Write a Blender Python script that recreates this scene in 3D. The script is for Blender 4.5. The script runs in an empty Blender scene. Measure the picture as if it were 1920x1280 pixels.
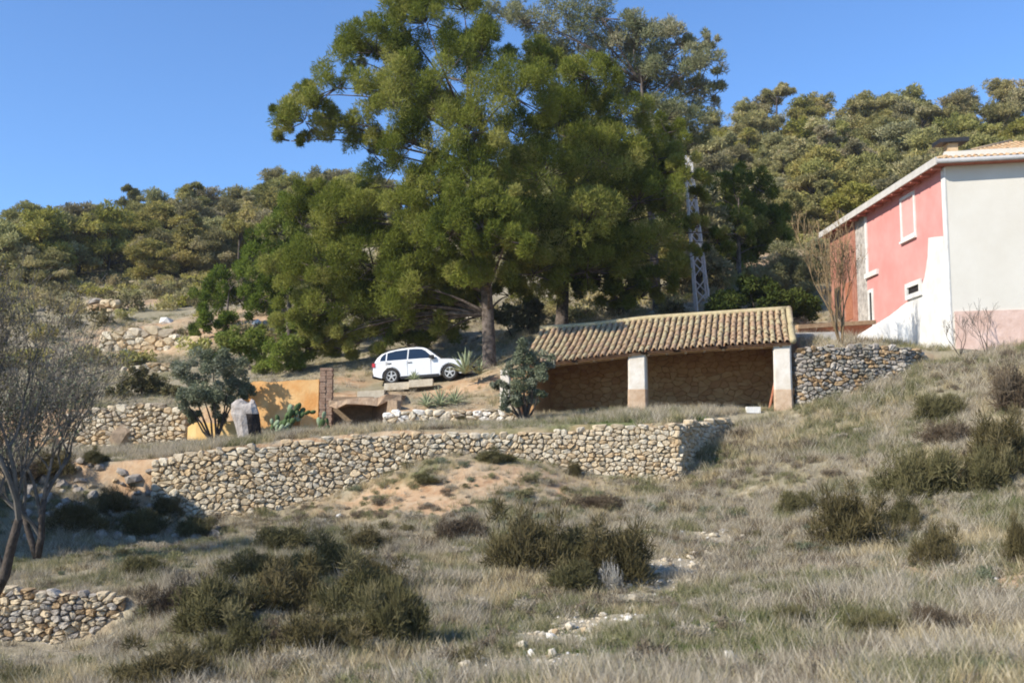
import bpy, bmesh, math, random
import numpy as np
from mathutils import Vector, Matrix

random.seed(11)
rng = np.random.default_rng(11)
SC = bpy.context.scene
COL = SC.collection
R = math.radians

# ------------------------------------------------------------------ camera, sky, sun, exposure
FPX = 2000.0                       # focal length in pixels of a 1920 px wide picture
PITCH = math.atan(220.0 / FPX)     # the horizon lies 220 px under the middle
cd = bpy.data.cameras.new('camera')
cam = bpy.data.objects.new('camera', cd)
COL.objects.link(cam)
cam.location = (0, 0, 0)
cam.rotation_euler = (math.pi / 2 + PITCH, 0, 0)
cd.sensor_width = 36.0
cd.lens = FPX * 36.0 / 1920.0
cd.clip_start = 0.1
cd.clip_end = 3000
cd.dof.use_dof = True
cd.dof.focus_distance = 43.0
cd.dof.aperture_fstop = 1.55
SC.camera = cam

SUN_EL, SUN_PHI = R(35), R(32)     # elevation; angle from the left towards the camera
to_sun = Vector((-math.cos(SUN_PHI) * math.cos(SUN_EL), -math.sin(SUN_PHI) * math.cos(SUN_EL), math.sin(SUN_EL)))
world = bpy.data.worlds.new('World')
SC.world = world
world.use_nodes = True
wn = world.node_tree
wn.nodes.clear()
sky = wn.nodes.new('ShaderNodeTexSky')
sky.sky_type = 'NISHITA'
sky.sun_disc = False
sky.sun_elevation = SUN_EL
sky.sun_rotation = math.atan2(to_sun.x, to_sun.y)
sky.altitude = 300
sky.air_density = 1.0
sky.dust_density = 0.0
sky.ozone_density = 9.0
bg = wn.nodes.new('ShaderNodeBackground')
bg.inputs['Strength'].default_value = 0.15
wo = wn.nodes.new('ShaderNodeOutputWorld')
wn.links.new(sky.outputs[0], bg.inputs[0])
wn.links.new(bg.outputs[0], wo.inputs[0])
sl = bpy.data.lights.new('sun', 'SUN')
sl.energy = 4.6
sl.angle = R(0.5)
sl.color = (1.0, 0.93, 0.82)
sun = bpy.data.objects.new('sun', sl)
COL.objects.link(sun)
sun.rotation_euler = to_sun.to_track_quat('Z', 'Y').to_euler()
sun.location = (-40, -30, 60)
SC.view_settings.view_transform = 'Standard'
SC.view_settings.look = 'None'
SC.view_settings.exposure = 0.60
SC.view_settings.gamma = 1.0
SC.view_settings.use_curve_mapping = False
SC.render.engine = 'CYCLES'
SC.cycles.filter_width = 1.9
SC.cycles.max_bounces = 6
SC.cycles.transparent_max_bounces = 4

# ------------------------------------------------------------------ pixel -> place helpers
CP, SP = math.cos(PITCH), math.sin(PITCH)

def ray(px, py):
    u, v = (px - 960.0) / FPX, (640.0 - py) / FPX
    return Vector((u, CP - v * SP, SP + v * CP))

def P(px, py, Y):
    d = ray(px, py)
    return d * (Y / d.y)

def on_plane(px, py, p0, n):
    d = ray(px, py)
    return d * (p0.dot(n) / d.dot(n))

# ------------------------------------------------------------------ materials
def _nt(name):
    m = bpy.data.materials.new(name)
    m.use_nodes = True
    nt = m.node_tree
    nt.nodes.clear()
    out = nt.nodes.new('ShaderNodeOutputMaterial')
    return m, nt, out

def mat(name, c1, c2=None, scale=3.0, rough=0.85, bump=0.0, bscale=None, spec=0.2, metal=0.0, detail=5.0, mid=(0.35, 0.65), third=None, coat=0.0):
    m, nt, out = _nt(name)
    b = nt.nodes.new('ShaderNodeBsdfPrincipled')
    b.inputs['Roughness'].default_value = rough
    b.inputs['Specular IOR Level'].default_value = spec
    b.inputs['Metallic'].default_value = metal
    b.inputs['Coat Weight'].default_value = coat
    nt.links.new(b.outputs[0], out.inputs[0])
    if c2 is None:
        b.inputs['Base Color'].default_value = (*c1, 1)
    geo = nt.nodes.new('ShaderNodeNewGeometry')
    if c2 is not None:
        n = nt.nodes.new('ShaderNodeTexNoise')
        n.inputs['Scale'].default_value = scale
        n.inputs['Detail'].default_value = detail
        n.inputs['Roughness'].default_value = 0.65
        nt.links.new(geo.outputs['Position'], n.inputs['Vector'])
        r = nt.nodes.new('ShaderNodeValToRGB')
        r.color_ramp.elements[0].position = mid[0]
        r.color_ramp.elements[0].color = (*c1, 1)
        r.color_ramp.elements[1].position = mid[1]
        r.color_ramp.elements[1].color = (*c2, 1)
        if third:
            e = r.color_ramp.elements.new(min(0.98, mid[1] + 0.12))
            e.color = (*third, 1)
        nt.links.new(n.outputs['Fac'], r.inputs[0])
        nt.links.new(r.outputs[0], b.inputs['Base Color'])
    if bump:
        n2 = nt.nodes.new('ShaderNodeTexNoise')
        n2.inputs['Scale'].default_value = bscale or scale * 4
        n2.inputs['Detail'].default_value = 6
        nt.links.new(geo.outputs['Position'], n2.inputs['Vector'])
        bp = nt.nodes.new('ShaderNodeBump')
        bp.inputs['Strength'].default_value = bump
        bp.inputs['Distance'].default_value = 0.05
        nt.links.new(n2.outputs['Fac'], bp.inputs['Height'])
        nt.links.new(bp.outputs[0], b.inputs['Normal'])
    return m

def leaf_mat(name, stops, transl=0.25, rough=0.9, spec=0.02, vary=0.0):
    """foliage: the tint attribute of each blade picks its own colour"""
    m, nt, out = _nt(name)
    at = nt.nodes.new('ShaderNodeAttribute')
    at.attribute_name = 'tint'
    r = nt.nodes.new('ShaderNodeValToRGB')
    els = r.color_ramp.elements
    els[0].color = (*stops[0], 1)
    els[1].color = (*stops[-1], 1)
    for i in range(1, len(stops) - 1):
        els.new(i / (len(stops) - 1)).color = (*stops[i], 1)
    nt.links.new(at.outputs['Fac'], r.inputs[0])
    if vary:                                        # each tree its own tone
        oi = nt.nodes.new('ShaderNodeObjectInfo')
        hs = nt.nodes.new('ShaderNodeHueSaturation')
        for lo, hi, k, sock in ((0.5 - 0.03 * vary, 0.5 + 0.02 * vary, 7.13, 'Hue'), (1.0 - 0.45 * vary, 1.0, 3.71, 'Saturation'), (1.0 - 0.25 * vary, 1.0 + 0.35 * vary, 1.0, 'Value')):
            mu = nt.nodes.new('ShaderNodeMath')
            mu.operation = 'MULTIPLY'
            mu.inputs[1].default_value = k
            fr = nt.nodes.new('ShaderNodeMath')
            fr.operation = 'FRACT'
            mr = nt.nodes.new('ShaderNodeMapRange')
            mr.inputs['To Min'].default_value = lo
            mr.inputs['To Max'].default_value = hi
            nt.links.new(oi.outputs['Random'], mu.inputs[0])
            nt.links.new(mu.outputs[0], fr.inputs[0])
            nt.links.new(fr.outputs[0], mr.inputs['Value'])
            nt.links.new(mr.outputs[0], hs.inputs[sock])
        nt.links.new(r.outputs[0], hs.inputs['Color'])
        r = hs
    b = nt.nodes.new('ShaderNodeBsdfPrincipled')
    b.inputs['Roughness'].default_value = rough
    b.inputs['Specular IOR Level'].default_value = spec
    t = nt.nodes.new('ShaderNodeBsdfTranslucent')
    mx = nt.nodes.new('ShaderNodeMixShader')
    mx.inputs[0].default_value = transl
    nt.links.new(r.outputs[0], b.inputs['Base Color'])
    nt.links.new(r.outputs[0], t.inputs['Color'])
    nt.links.new(b.outputs[0], mx.inputs[1])
    nt.links.new(t.outputs[0], mx.inputs[2])
    nt.links.new(mx.outputs[0], out.inputs[0])
    return m

M = {}
M['stone'] = [
    mat('limestone_buff', (0.45, 0.355, 0.23), (0.57, 0.465, 0.31), 6, 0.9, 0.5, 18),
    mat('limestone_grey', (0.42, 0.35, 0.25), (0.53, 0.455, 0.335), 6, 0.9, 0.5, 18),
    mat('limestone_pale', (0.48, 0.41, 0.295), (0.61, 0.54, 0.41), 6, 0.9, 0.5, 18),
    mat('limestone_ochre', (0.42, 0.30, 0.17), (0.52, 0.40, 0.25), 6, 0.9, 0.5, 18),
    mat('limestone_brown', (0.30, 0.24, 0.17), (0.44, 0.37, 0.27), 6, 0.9, 0.5, 18),
]
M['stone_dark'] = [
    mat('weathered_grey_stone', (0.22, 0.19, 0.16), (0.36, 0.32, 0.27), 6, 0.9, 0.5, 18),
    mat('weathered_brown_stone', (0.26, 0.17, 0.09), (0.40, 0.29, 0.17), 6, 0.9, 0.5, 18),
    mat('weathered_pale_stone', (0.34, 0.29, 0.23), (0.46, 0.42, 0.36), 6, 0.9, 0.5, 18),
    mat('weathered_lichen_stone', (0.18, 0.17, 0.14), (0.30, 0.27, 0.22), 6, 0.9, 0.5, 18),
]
M['wall_core'] = mat('earth_between_stones', (0.20, 0.15, 0.10), (0.32, 0.24, 0.165), 5, 1.0, 0.6, 14)
M['earth'] = mat('packed_brown_earth', (0.27, 0.18, 0.115), (0.42, 0.31, 0.21), 4, 1.0, 0.8, 12)
M['tile'] = [
    mat('old_clay_tile_sand', (0.36, 0.255, 0.14), (0.49, 0.37, 0.22), 5, 0.85, 0.3, 20),
    mat('old_clay_tile_lichen', (0.345, 0.275, 0.15), (0.48, 0.40, 0.24), 5, 0.85, 0.3, 20),
    mat('old_clay_tile_brown', (0.33, 0.215, 0.125), (0.45, 0.32, 0.20), 5, 0.85, 0.3, 20),
]
M['tile_orange'] = [
    mat('clay_tile_orange', (0.42, 0.255, 0.135), (0.54, 0.37, 0.215), 5, 0.8, 0.2, 20),
    mat('clay_tile_ochre', (0.44, 0.30, 0.165), (0.54, 0.40, 0.24), 5, 0.8, 0.2, 20),
]
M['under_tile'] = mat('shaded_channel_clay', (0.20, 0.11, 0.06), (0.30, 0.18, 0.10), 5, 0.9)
M['plaster_white'] = mat('white_plaster', (0.58, 0.56, 0.51), (0.72, 0.71, 0.67), 1.6, 0.9, 0.15, 12)
M['plaster_bright'] = mat('brightened_white_plaster', (0.74, 0.72, 0.67), (0.81, 0.80, 0.76), 1.5, 0.9, 0.15, 12)  # parapet plaster, colour brightened to offset weak light on its face
M['plaster_wall'] = mat('offwhite_render', (0.56, 0.525, 0.45), (0.605, 0.575, 0.505), 0.5, 0.9, 0.12, 10)
M['pink'] = mat('pink_render', (0.60, 0.255, 0.225), (0.68, 0.315, 0.28), 0.9, 0.9, 0.12, 10)
M['pink_pale'] = mat('faded_pink_render', (0.62, 0.30, 0.27), (0.68, 0.36, 0.32), 0.9, 0.9, 0.12, 10)
M['plinth'] = mat('brick_pink_plinth', (0.50, 0.34, 0.27), (0.64, 0.48, 0.41), 1.5, 0.9, 0.3, 10)
M['brick_wall'] = mat('old_red_masonry', (0.30, 0.12, 0.08), (0.44, 0.22, 0.15), 2.0, 0.95, 0.5, 8)
M['grey_stone_wall'] = mat('grey_rubble_masonry', (0.28, 0.25, 0.22), (0.55, 0.50, 0.44), 4.0, 0.95, 0.6, 8)
M['fascia'] = mat('whitewashed_fascia', (0.46, 0.43, 0.385), (0.56, 0.53, 0.48), 3, 0.8)
M['gutter'] = mat('grey_zinc_gutter', (0.30, 0.30, 0.30), (0.38, 0.375, 0.37), 3, 0.6, spec=0.4)
M['soffit'] = mat('dark_red_soffit', (0.34, 0.12, 0.08), (0.42, 0.17, 0.12), 3, 0.9)
M['dark'] = mat('dark_interior', (0.018, 0.016, 0.015), (0.03, 0.026, 0.024), 2, 0.9)
M['black_metal'] = mat('black_metal', (0.02, 0.02, 0.022), None, rough=0.5, spec=0.4)
M['wood'] = mat('weathered_wood', (0.32, 0.20, 0.11), (0.46, 0.32, 0.19), 6, 0.85, 0.3, 25)
M['wood_red'] = mat('red_brown_wood', (0.30, 0.11, 0.06), (0.42, 0.18, 0.10), 6, 0.85, 0.3, 25)
M['concrete'] = mat('grey_concrete', (0.30, 0.28, 0.26), (0.42, 0.40, 0.37), 3, 0.95, 0.3, 15)
M['orange'] = mat('orange_limewash', (0.64, 0.31, 0.10), (0.73, 0.46, 0.20), 0.9, 0.95, 0.3, 12, mid=(0.4, 0.6))
M['yellow'] = mat('yellow_limewash', (0.66, 0.42, 0.15), (0.74, 0.52, 0.24), 1.3, 0.95, 0.3, 12)
M['rust'] = mat('rust_brown_brick', (0.24, 0.15, 0.10), (0.36, 0.25, 0.18), 5, 0.95, 0.4, 15)
M['pillar'] = mat('whitewashed_pillar', (0.54, 0.47, 0.37), (0.68, 0.63, 0.55), 2.0, 0.9, 0.25, 12)
M['pillar_low'] = mat('bare_brick_plaster', (0.40, 0.27, 0.17), (0.52, 0.39, 0.27), 3.0, 0.9, 0.4, 14)
M['shed_wall'] = [
    mat('shed_wall_ochre', (0.42, 0.23, 0.10), (0.50, 0.30, 0.14), 3, 0.95, 0.4, 14),
    mat('shed_wall_brown', (0.38, 0.20, 0.085), (0.46, 0.26, 0.12), 3, 0.95, 0.4, 14),
    mat('shed_wall_sand', (0.46, 0.27, 0.12), (0.54, 0.34, 0.17), 3, 0.95, 0.4, 14),
]
M['bark'] = mat('grey_pine_bark', (0.05, 0.038, 0.03), (0.19, 0.155, 0.13), 4, 0.95, 0.8, 16)
M['bark_dark'] = mat('dark_bark', (0.045, 0.036, 0.028), (0.10, 0.08, 0.065), 6, 0.95, 0.6, 20)
M['twig'] = mat('grey_twig_bark', (0.085, 0.075, 0.062), (0.17, 0.15, 0.125), 4, 0.9)
M['twig_brown'] = mat('brown_twig_bark', (0.17, 0.115, 0.06), (0.27, 0.19, 0.10), 4, 0.9)
M['stump'] = mat('bleached_stump_wood', (0.26, 0.225, 0.195), (0.50, 0.45, 0.40), 4, 0.9, 0.7, 12)
M['stump_char_shade'] = mat('stump_char_and_shade', (0.018, 0.014, 0.012), (0.05, 0.04, 0.035), 5, 0.95, 0.6, 12)
M['steel'] = mat('pale_painted_steel', (0.48, 0.47, 0.45), (0.60, 0.59, 0.56), 3, 0.6, spec=0.4)
M['cactus'] = mat('cactus_green', (0.05, 0.085, 0.03), (0.10, 0.14, 0.055), 5, 0.85, spec=0.1)
M['cactus_pale'] = mat('cactus_grey_green', (0.17, 0.23, 0.13), (0.28, 0.33, 0.21), 5, 0.85, spec=0.1)
M['cactus_dry'] = mat('dried_cactus_orange', (0.40, 0.17, 0.05), (0.52, 0.26, 0.09), 5, 0.8)
M['agave'] = mat('agave_grey_green', (0.22, 0.26, 0.14), (0.36, 0.38, 0.23), 4, 0.75, spec=0.12)
M['white_rock'] = mat('white_limestone', (0.66, 0.62, 0.54), (0.78, 0.75, 0.68), 4, 0.9, 0.4, 12)
M['paint'] = mat('white_car_paint', (0.60, 0.60, 0.595), (0.68, 0.68, 0.68), 1.5, 0.3, spec=0.5, coat=0.6)
M['glass'] = mat('tinted_car_glass', (0.012, 0.022, 0.04), None, rough=0.08, spec=0.6)
M['tyre'] = mat('tyre_rubber', (0.02, 0.02, 0.02), (0.05, 0.045, 0.04), 8, 0.9)
M['rim'] = mat('alloy_rim', (0.42, 0.40, 0.36), (0.52, 0.50, 0.46), 8, 0.4, spec=0.5, metal=0.5)
M['trim'] = mat('black_plastic_trim', (0.025, 0.025, 0.027), None, rough=0.6)
M['red_lens'] = mat('red_lamp_lens', (0.45, 0.02, 0.02), None, rough=0.2, spec=0.5)
M['lamp_glass'] = mat('headlamp_glass', (0.55, 0.57, 0.60), None, rough=0.1, spec=0.6)

M['pine'] = leaf_mat('pine_needles', [(0.0711, 0.0912, 0.017), (0.1563, 0.1826, 0.0316), (0.2511, 0.2642, 0.0547), (0.36, 0.3411, 0.1034)], 0.42)
M['pine_grey'] = leaf_mat('grey_pine_needles', [(0.132, 0.15, 0.072), (0.216, 0.228, 0.114), (0.3, 0.294, 0.168), (0.384, 0.348, 0.228)], 0.35)
M['pine_young'] = leaf_mat('young_pine_needles', [(0.075, 0.1063, 0.0187), (0.1375, 0.1875, 0.03), (0.2063, 0.2438, 0.05), (0.275, 0.2875, 0.0875)], 0.4)
M['hill_pine'] = leaf_mat('hill_pine_needles', [(0.1568, 0.1512, 0.0392), (0.2707, 0.2525, 0.053), (0.3847, 0.3375, 0.0806), (0.4845, 0.405, 0.1498)], 0.3, vary=0.6)
M['hill_pine_b'] = leaf_mat('hill_pine_needles_dull', [(0.171, 0.1593, 0.0576), (0.2779, 0.2498, 0.0864), (0.3776, 0.324, 0.1267), (0.4703, 0.3847, 0.1958)], 0.3, vary=0.6)
M['olive'] = leaf_mat('olive_leaves', [(0.095, 0.11, 0.06), (0.16, 0.18, 0.105), (0.22, 0.235, 0.155), (0.31, 0.315, 0.24)], 0.2)
M['hedge'] = leaf_mat('dark_bush_leaves', [(0.03, 0.045, 0.012), (0.055, 0.075, 0.018), (0.085, 0.10, 0.025)], 0.2)
M['broom'] = leaf_mat('broom_stems', [(0.065, 0.0549, 0.023), (0.1105, 0.0915, 0.0414), (0.169, 0.1379, 0.069), (0.26, 0.2074, 0.1207)], 0.1, 0.8)
M['broom_green'] = leaf_mat('green_broom_stems', [(0.065, 0.061, 0.0264), (0.1144, 0.1037, 0.046), (0.1755, 0.1525, 0.0747), (0.26, 0.2196, 0.1265)], 0.1, 0.8)
M['broom_brown'] = leaf_mat('brown_dry_shrub_stems', [(0.0743, 0.052, 0.0342), (0.1188, 0.0898, 0.0585), (0.1782, 0.1418, 0.099), (0.2376, 0.189, 0.135)], 0.1, 0.8)
M['bleached'] = leaf_mat('bleached_stems', [(0.30, 0.28, 0.24), (0.42, 0.40, 0.35), (0.52, 0.49, 0.44)], 0.1, 0.8)
M['straw'] = leaf_mat('straw_grass', [(0.2684, 0.21, 0.1092), (0.4148, 0.336, 0.1898), (0.549, 0.456, 0.276), (0.671, 0.576, 0.3795)], 0.3, 0.8)
M['grey_grass'] = leaf_mat('grey_dry_grass', [(0.244, 0.2064, 0.1437), (0.366, 0.3144, 0.2242), (0.488, 0.426, 0.3162), (0.61, 0.54, 0.414)], 0.3, 0.8)
M['olive_grass'] = leaf_mat('olive_grass', [(0.125, 0.132, 0.0585), (0.2125, 0.21, 0.0975), (0.3125, 0.288, 0.156), (0.4125, 0.36, 0.234)], 0.3, 0.8)
M['green_grass'] = leaf_mat('green_grass', [(0.07, 0.115, 0.03), (0.12, 0.17, 0.045), (0.18, 0.22, 0.08)], 0.3, 0.8)

# ------------------------------------------------------------------ object helpers
def tag(o, label=None, cat=None, group=None, kind=None):
    if label: o['label'] = label
    if cat: o['category'] = cat
    if group: o['group'] = group
    if kind: o['kind'] = kind
    return o

def thing(name, label, cat, loc=(0, 0, 0), rotz=0.0, group=None):
    o = bpy.data.objects.new(name, None)
    COL.objects.link(o)
    o.location = loc
    o.rotation_euler = (0, 0, rotz)
    o.empty_display_size = 0.3
    return tag(o, label, cat, group)

def link(name, me, parent=None, loc=None):
    o = bpy.data.objects.new(name, me)
    COL.objects.link(o)
    if parent is not None:
        o.parent = parent
    if loc is not None:
        o.location = loc
    return o

def array_mesh(name, V, F, mats, tint=None, smooth=False, fmat=None):
    """mesh from numpy: V (n,3), F (m,k)"""
    me = bpy.data.meshes.new(name)
    V = np.asarray(V, dtype=np.float32)
    F = np.asarray(F, dtype=np.int32)
    k = F.shape[1]
    me.vertices.add(len(V))
    me.vertices.foreach_set('co', V.ravel())
    me.loops.add(F.size)
    me.loops.foreach_set('vertex_index', F.ravel())
    me.polygons.add(len(F))
    me.polygons.foreach_set('loop_start', np.arange(0, F.size, k, dtype=np.int32))
    if smooth:
        me.polygons.foreach_set('use_smooth', np.ones(len(F), dtype=bool))
    else:
        me.polygons.foreach_set('use_smooth', np.zeros(len(F), dtype=bool))
    for m in (mats if isinstance(mats, (list, tuple)) else [mats]):
        me.materials.append(m)
    if fmat is not None:
        me.polygons.foreach_set('material_index', np.asarray(fmat, dtype=np.int32))
    if tint is not None:
        a = me.attributes.new('tint', 'FLOAT', 'POINT')
        a.data.foreach_set('value', np.asarray(tint, dtype=np.float32))
    me.update(calc_edges=True)
    return me

class MB:
    """collects polygons; build() links them as one mesh object"""
    def __init__(s):
        s.v, s.f, s.m = [], [], []
    def poly(s, pts, mi=0):
        b = len(s.v)
        s.v += [tuple(p) for p in pts]
        s.f.append(tuple(range(b, b + len(pts))))
        s.m.append(mi)
    def grid(s, rings, closed=True, mi=0, cap0=False, cap1=False):
        b = len(s.v)
        n = len(rings[0])
        for r_ in rings:
            s.v += [tuple(p) for p in r_]
        for i in range(len(rings) - 1):
            for j in range(n if closed else n - 1):
                j2 = (j + 1) % n
                s.f.append((b + i * n + j, b + i * n + j2, b + (i + 1) * n + j2, b + (i + 1) * n + j))
                s.m.append(mi)
        if cap0:
            s.f.append(tuple(b + j for j in reversed(range(n)))); s.m.append(mi)
        if cap1:
            s.f.append(tuple(b + (len(rings) - 1) * n + j for j in range(n))); s.m.append(mi)
    def box(s, c, h, ax=None, mi=0):
        ax = ax or (Vector((1, 0, 0)), Vector((0, 1, 0)), Vector((0, 0, 1)))
        c = Vector(c)
        p = [c + ax[0] * (h[0] * i) + ax[1] * (h[1] * j) + ax[2] * (h[2] * k) for i in (-1, 1) for j in (-1, 1) for k in (-1, 1)]
        b = len(s.v)
        s.v += [tuple(q) for q in p]
        for f in ((0, 1, 3, 2), (4, 6, 7, 5), (0, 4, 5, 1), (2, 3, 7, 6), (0, 2, 6, 4), (1, 5, 7, 3)):
            s.f.append(tuple(b + i for i in f)); s.m.append(mi)
    def slab(s, poly, off, mi=0):
        """polygon extruded by the vector off"""
        off = Vector(off)
        a = [Vector(p) for p in poly]
        b = [p + off for p in a]
        s.poly(list(reversed(a)), mi)
        s.poly(b, mi)
        n = len(a)
        for i in range(n):
            j = (i + 1) % n
            s.poly([a[i], a[j], b[j], b[i]], mi)
    def tube(s, pts, rad, n=6, mi=0):
        pts = [Vector(p) for p in pts]
        rings = []
        for i, p in enumerate(pts):
            t = (pts[min(i + 1, len(pts) - 1)] - pts[max(i - 1, 0)])
            if t.length < 1e-6: t = Vector((0, 0, 1))
            t.normalize()
            a = t.cross(Vector((0.31, 0.95, 0.05)) if abs(t.y) < 0.9 else Vector((1, 0, 0)))
            a.normalize()
            b = t.cross(a)
            r_ = rad[i] if isinstance(rad, (list, tuple)) else rad
            rings.append([p + (a * math.cos(2 * math.pi * k / n) + b * math.sin(2 * math.pi * k / n)) * r_ for k in range(n)])
        s.grid(rings, True, mi, True, True)
    def mesh(s, name, mats, smooth=False):
        me = bpy.data.meshes.new(name)
        me.from_pydata(s.v, [], s.f)
        for m in (mats if isinstance(mats, (list, tuple)) else [mats]):
            me.materials.append(m)
        me.polygons.foreach_set('material_index', s.m)
        me.polygons.foreach_set('use_smooth', [smooth] * len(s.f))
        me.update()
        return me
    def build(s, name, mats, parent=None, smooth=False, loc=None, rel=False):
        """rel: vertices are in world space; shift them under the parent's location"""
        if rel and parent is not None:
            d = parent.location
            s.v = [(x - d.x, y - d.y, z - d.z) for x, y, z in s.v]
        bm = bmesh.new()
        me = s.mesh(name, mats, smooth)
        bm.from_mesh(me)
        bmesh.ops.remove_doubles(bm, verts=bm.verts, dist=1e-5)
        bmesh.ops.recalc_face_normals(bm, faces=bm.faces)
        bm.to_mesh(me)
        bm.free()
        return link(name, me, parent, loc)

# ------------------------------------------------------------------ terrain
class TPS:
    def __init__(s, pts, lam=0.02):
        p = np.array([(q[0], q[1]) for q in pts], dtype=float) / 20.0
        z = np.array([q[2] for q in pts], dtype=float)
        n = len(p)
        d = np.linalg.norm(p[:, None] - p[None], axis=2)
        K = np.where(d > 1e-9, d * d * np.log(d + 1e-12), 0) + lam * np.eye(n)
        Q = np.c_[np.ones(n), p]
        A = np.block([[K, Q], [Q.T, np.zeros((3, 3))]])
        s.w = np.linalg.solve(A, np.r_[z, 0, 0, 0])
        s.p = p
    def __call__(s, X, Y):
        sh = X.shape
        q = np.c_[X.ravel(), Y.ravel()] / 20.0
        out = np.empty(len(q))
        for i in range(0, len(q), 20000):
            c = q[i:i + 20000]
            d = np.linalg.norm(c[:, None] - s.p[None], axis=2)
            out[i:i + 20000] = (np.where(d > 1e-9, d * d * np.log(d + 1e-12), 0)) @ s.w[:-3] + s.w[-3] + c @ s.w[-2:]
        return out.reshape(sh)

def ctrl(px_pts, w_pts=()):
    return [tuple(P(*q)) for q in px_pts] + list(w_pts)

L_pts = ctrl([
    (0, 1280, 17), (300, 1280, 16), (600, 1280, 15), (900, 1280, 14), (1200, 1280, 13.5), (1500, 1280, 13), (1900, 1280, 12.5),
    (-150, 1215, 22.8), (-150, 1100, 24.6), (0, 1215, 23.2), (100, 1212, 23.2), (0, 1098, 24.5), (120, 1098, 24.5), (230, 1108, 24.3), (250, 1180, 22.6),
    (450, 1180, 20), (700, 1150, 21), (950, 1150, 20.5), (1250, 1120, 21.5),
    (200, 1050, 29), (400, 1030, 30), (600, 1010, 31), (800, 1000, 31), (1000, 1000, 30.5), (1200, 1000, 29.5),
    (-200, 1030, 33), (100, 1030, 33), (250, 1015, 34), (400, 1000, 35), (560, 970, 35.2), (700, 930, 35.5), (780, 880, 35.9),
    (-200, 900, 36), (60, 900, 36), (180, 905, 36), (250, 940, 35.7),
    (860, 850, 36.1), (920, 852, 36.1), (980, 864, 36.1), (1060, 905, 35.8), (1200, 925, 35.4), (1280, 910, 35.4),
    (1330, 850, 37.2), (1385, 792, 40), (1430, 775, 41), (1500, 765, 40.0), (1620, 730, 40.1), (1740, 690, 40.5), (1900, 650, 41),
    (1400, 900, 33), (1600, 900, 32), (1600, 820, 36), (1800, 780, 36), (1900, 720, 37), (1900, 800, 33), (1900, 900, 29),
    (1500, 1050, 25), (1700, 1050, 24), (1900, 1050, 22), (1450, 1200, 17), (1700, 1200, 16.5), (1900, 1200, 16)],
    [(0, 0, -1.7), (-30, 5, -4), (30, 5, -0.6), (0, -40, -1), (-45, 25, -3.5), (40, 25, 4.5), (-45, 45, 0), (45, 42, 8), (-60, 0, -3), (60, 0, 2), (0, 60, 6), (-10, 50, 2), (8, 48, 4)])
A_pts = ctrl([
    (285, 862, 36.3), (430, 836, 36.5), (600, 820, 36.9), (720, 808, 37.1), (860, 806, 37.2), (1000, 800, 37.2), (1150, 795, 37), (1268, 790, 36.7), (1365, 785, 40),
    (180, 838, 45), (350, 832, 45), (460, 816, 44), (600, 802, 44), (680, 798, 45), (720, 800, 41.8), (850, 796, 41.8), (970, 790, 41.8), (1040, 776, 43), (1200, 766, 42), (1460, 766, 40.6),
    (1100, 766, 46), (1300, 760, 45), (1480, 755, 44.5), (100, 850, 40), (0, 850, 40), (0, 862, 37), (150, 868, 37), (-200, 860, 38)])
B_pts = ctrl([
    (-200, 775, 47), (0, 770, 47), (180, 760, 46.8), (350, 762, 46.8), (460, 752, 45.6), (600, 742, 45.6), (640, 752, 46.8), (700, 745, 46.4), (720, 768, 43), (850, 768, 43), (965, 766, 43),
    (800, 742, 46), (780, 716, 49.2), (880, 706, 48.6), (700, 722, 49.5), (840, 703, 51.5), (720, 705, 52), (915, 692, 50), (985, 690, 47), (1050, 613, 55),
    (1050, 650, 48.5), (1200, 640, 48), (1300, 632, 48), (1480, 628, 46.5), (1500, 640, 44.5), (1600, 655, 41.4), (1730, 658, 41.4), (1785, 652, 42), (1590, 636, 50), (1900, 650, 42), (2200, 640, 42), (1612, 602, 53.5), (1540, 606, 54),
    (0, 740, 55), (200, 705, 56), (300, 700, 58.5), (300, 640, 66), (200, 605, 70), (0, 585, 75), (300, 565, 85), (100, 545, 95), (400, 605, 66), (500, 650, 60), (600, 690, 54),
    (-400, 560, 100), (0, 475, 130), (200, 465, 140), (400, 440, 150), (600, 410, 150), (-300, 500, 150), (-600, 520, 160),
    (1000, 605, 62), (1200, 595, 62), (1330, 560, 62), (1000, 480, 100), (1200, 440, 100), (1000, 380, 155),
    (1400, 545, 66), (1440, 522, 66), (1500, 490, 75), (1600, 440, 88), (1700, 390, 102), (1400, 430, 105), (1200, 290, 165), (1400, 262, 165), (1600, 250, 165), (1900, 250, 165), (1900, 350, 110), (2300, 240, 160), (2700, 260, 150)],
    [(22, 50, 5.5), (30, 50, 6.5), (25, 60, 9), (40, 45, 7.5), (-40, 50, 4),
     (-120, 230, 24), (0, 240, 30), (120, 240, 44), (-220, 330, 5), (0, 340, 10), (220, 340, 20), (240, 180, 55), (-240, 160, 22), (-200, 60, 6), (200, 60, 24)])

def xy(px, Y):
    p = P(px, 700, Y)
    return (p.x, p.y)

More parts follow.
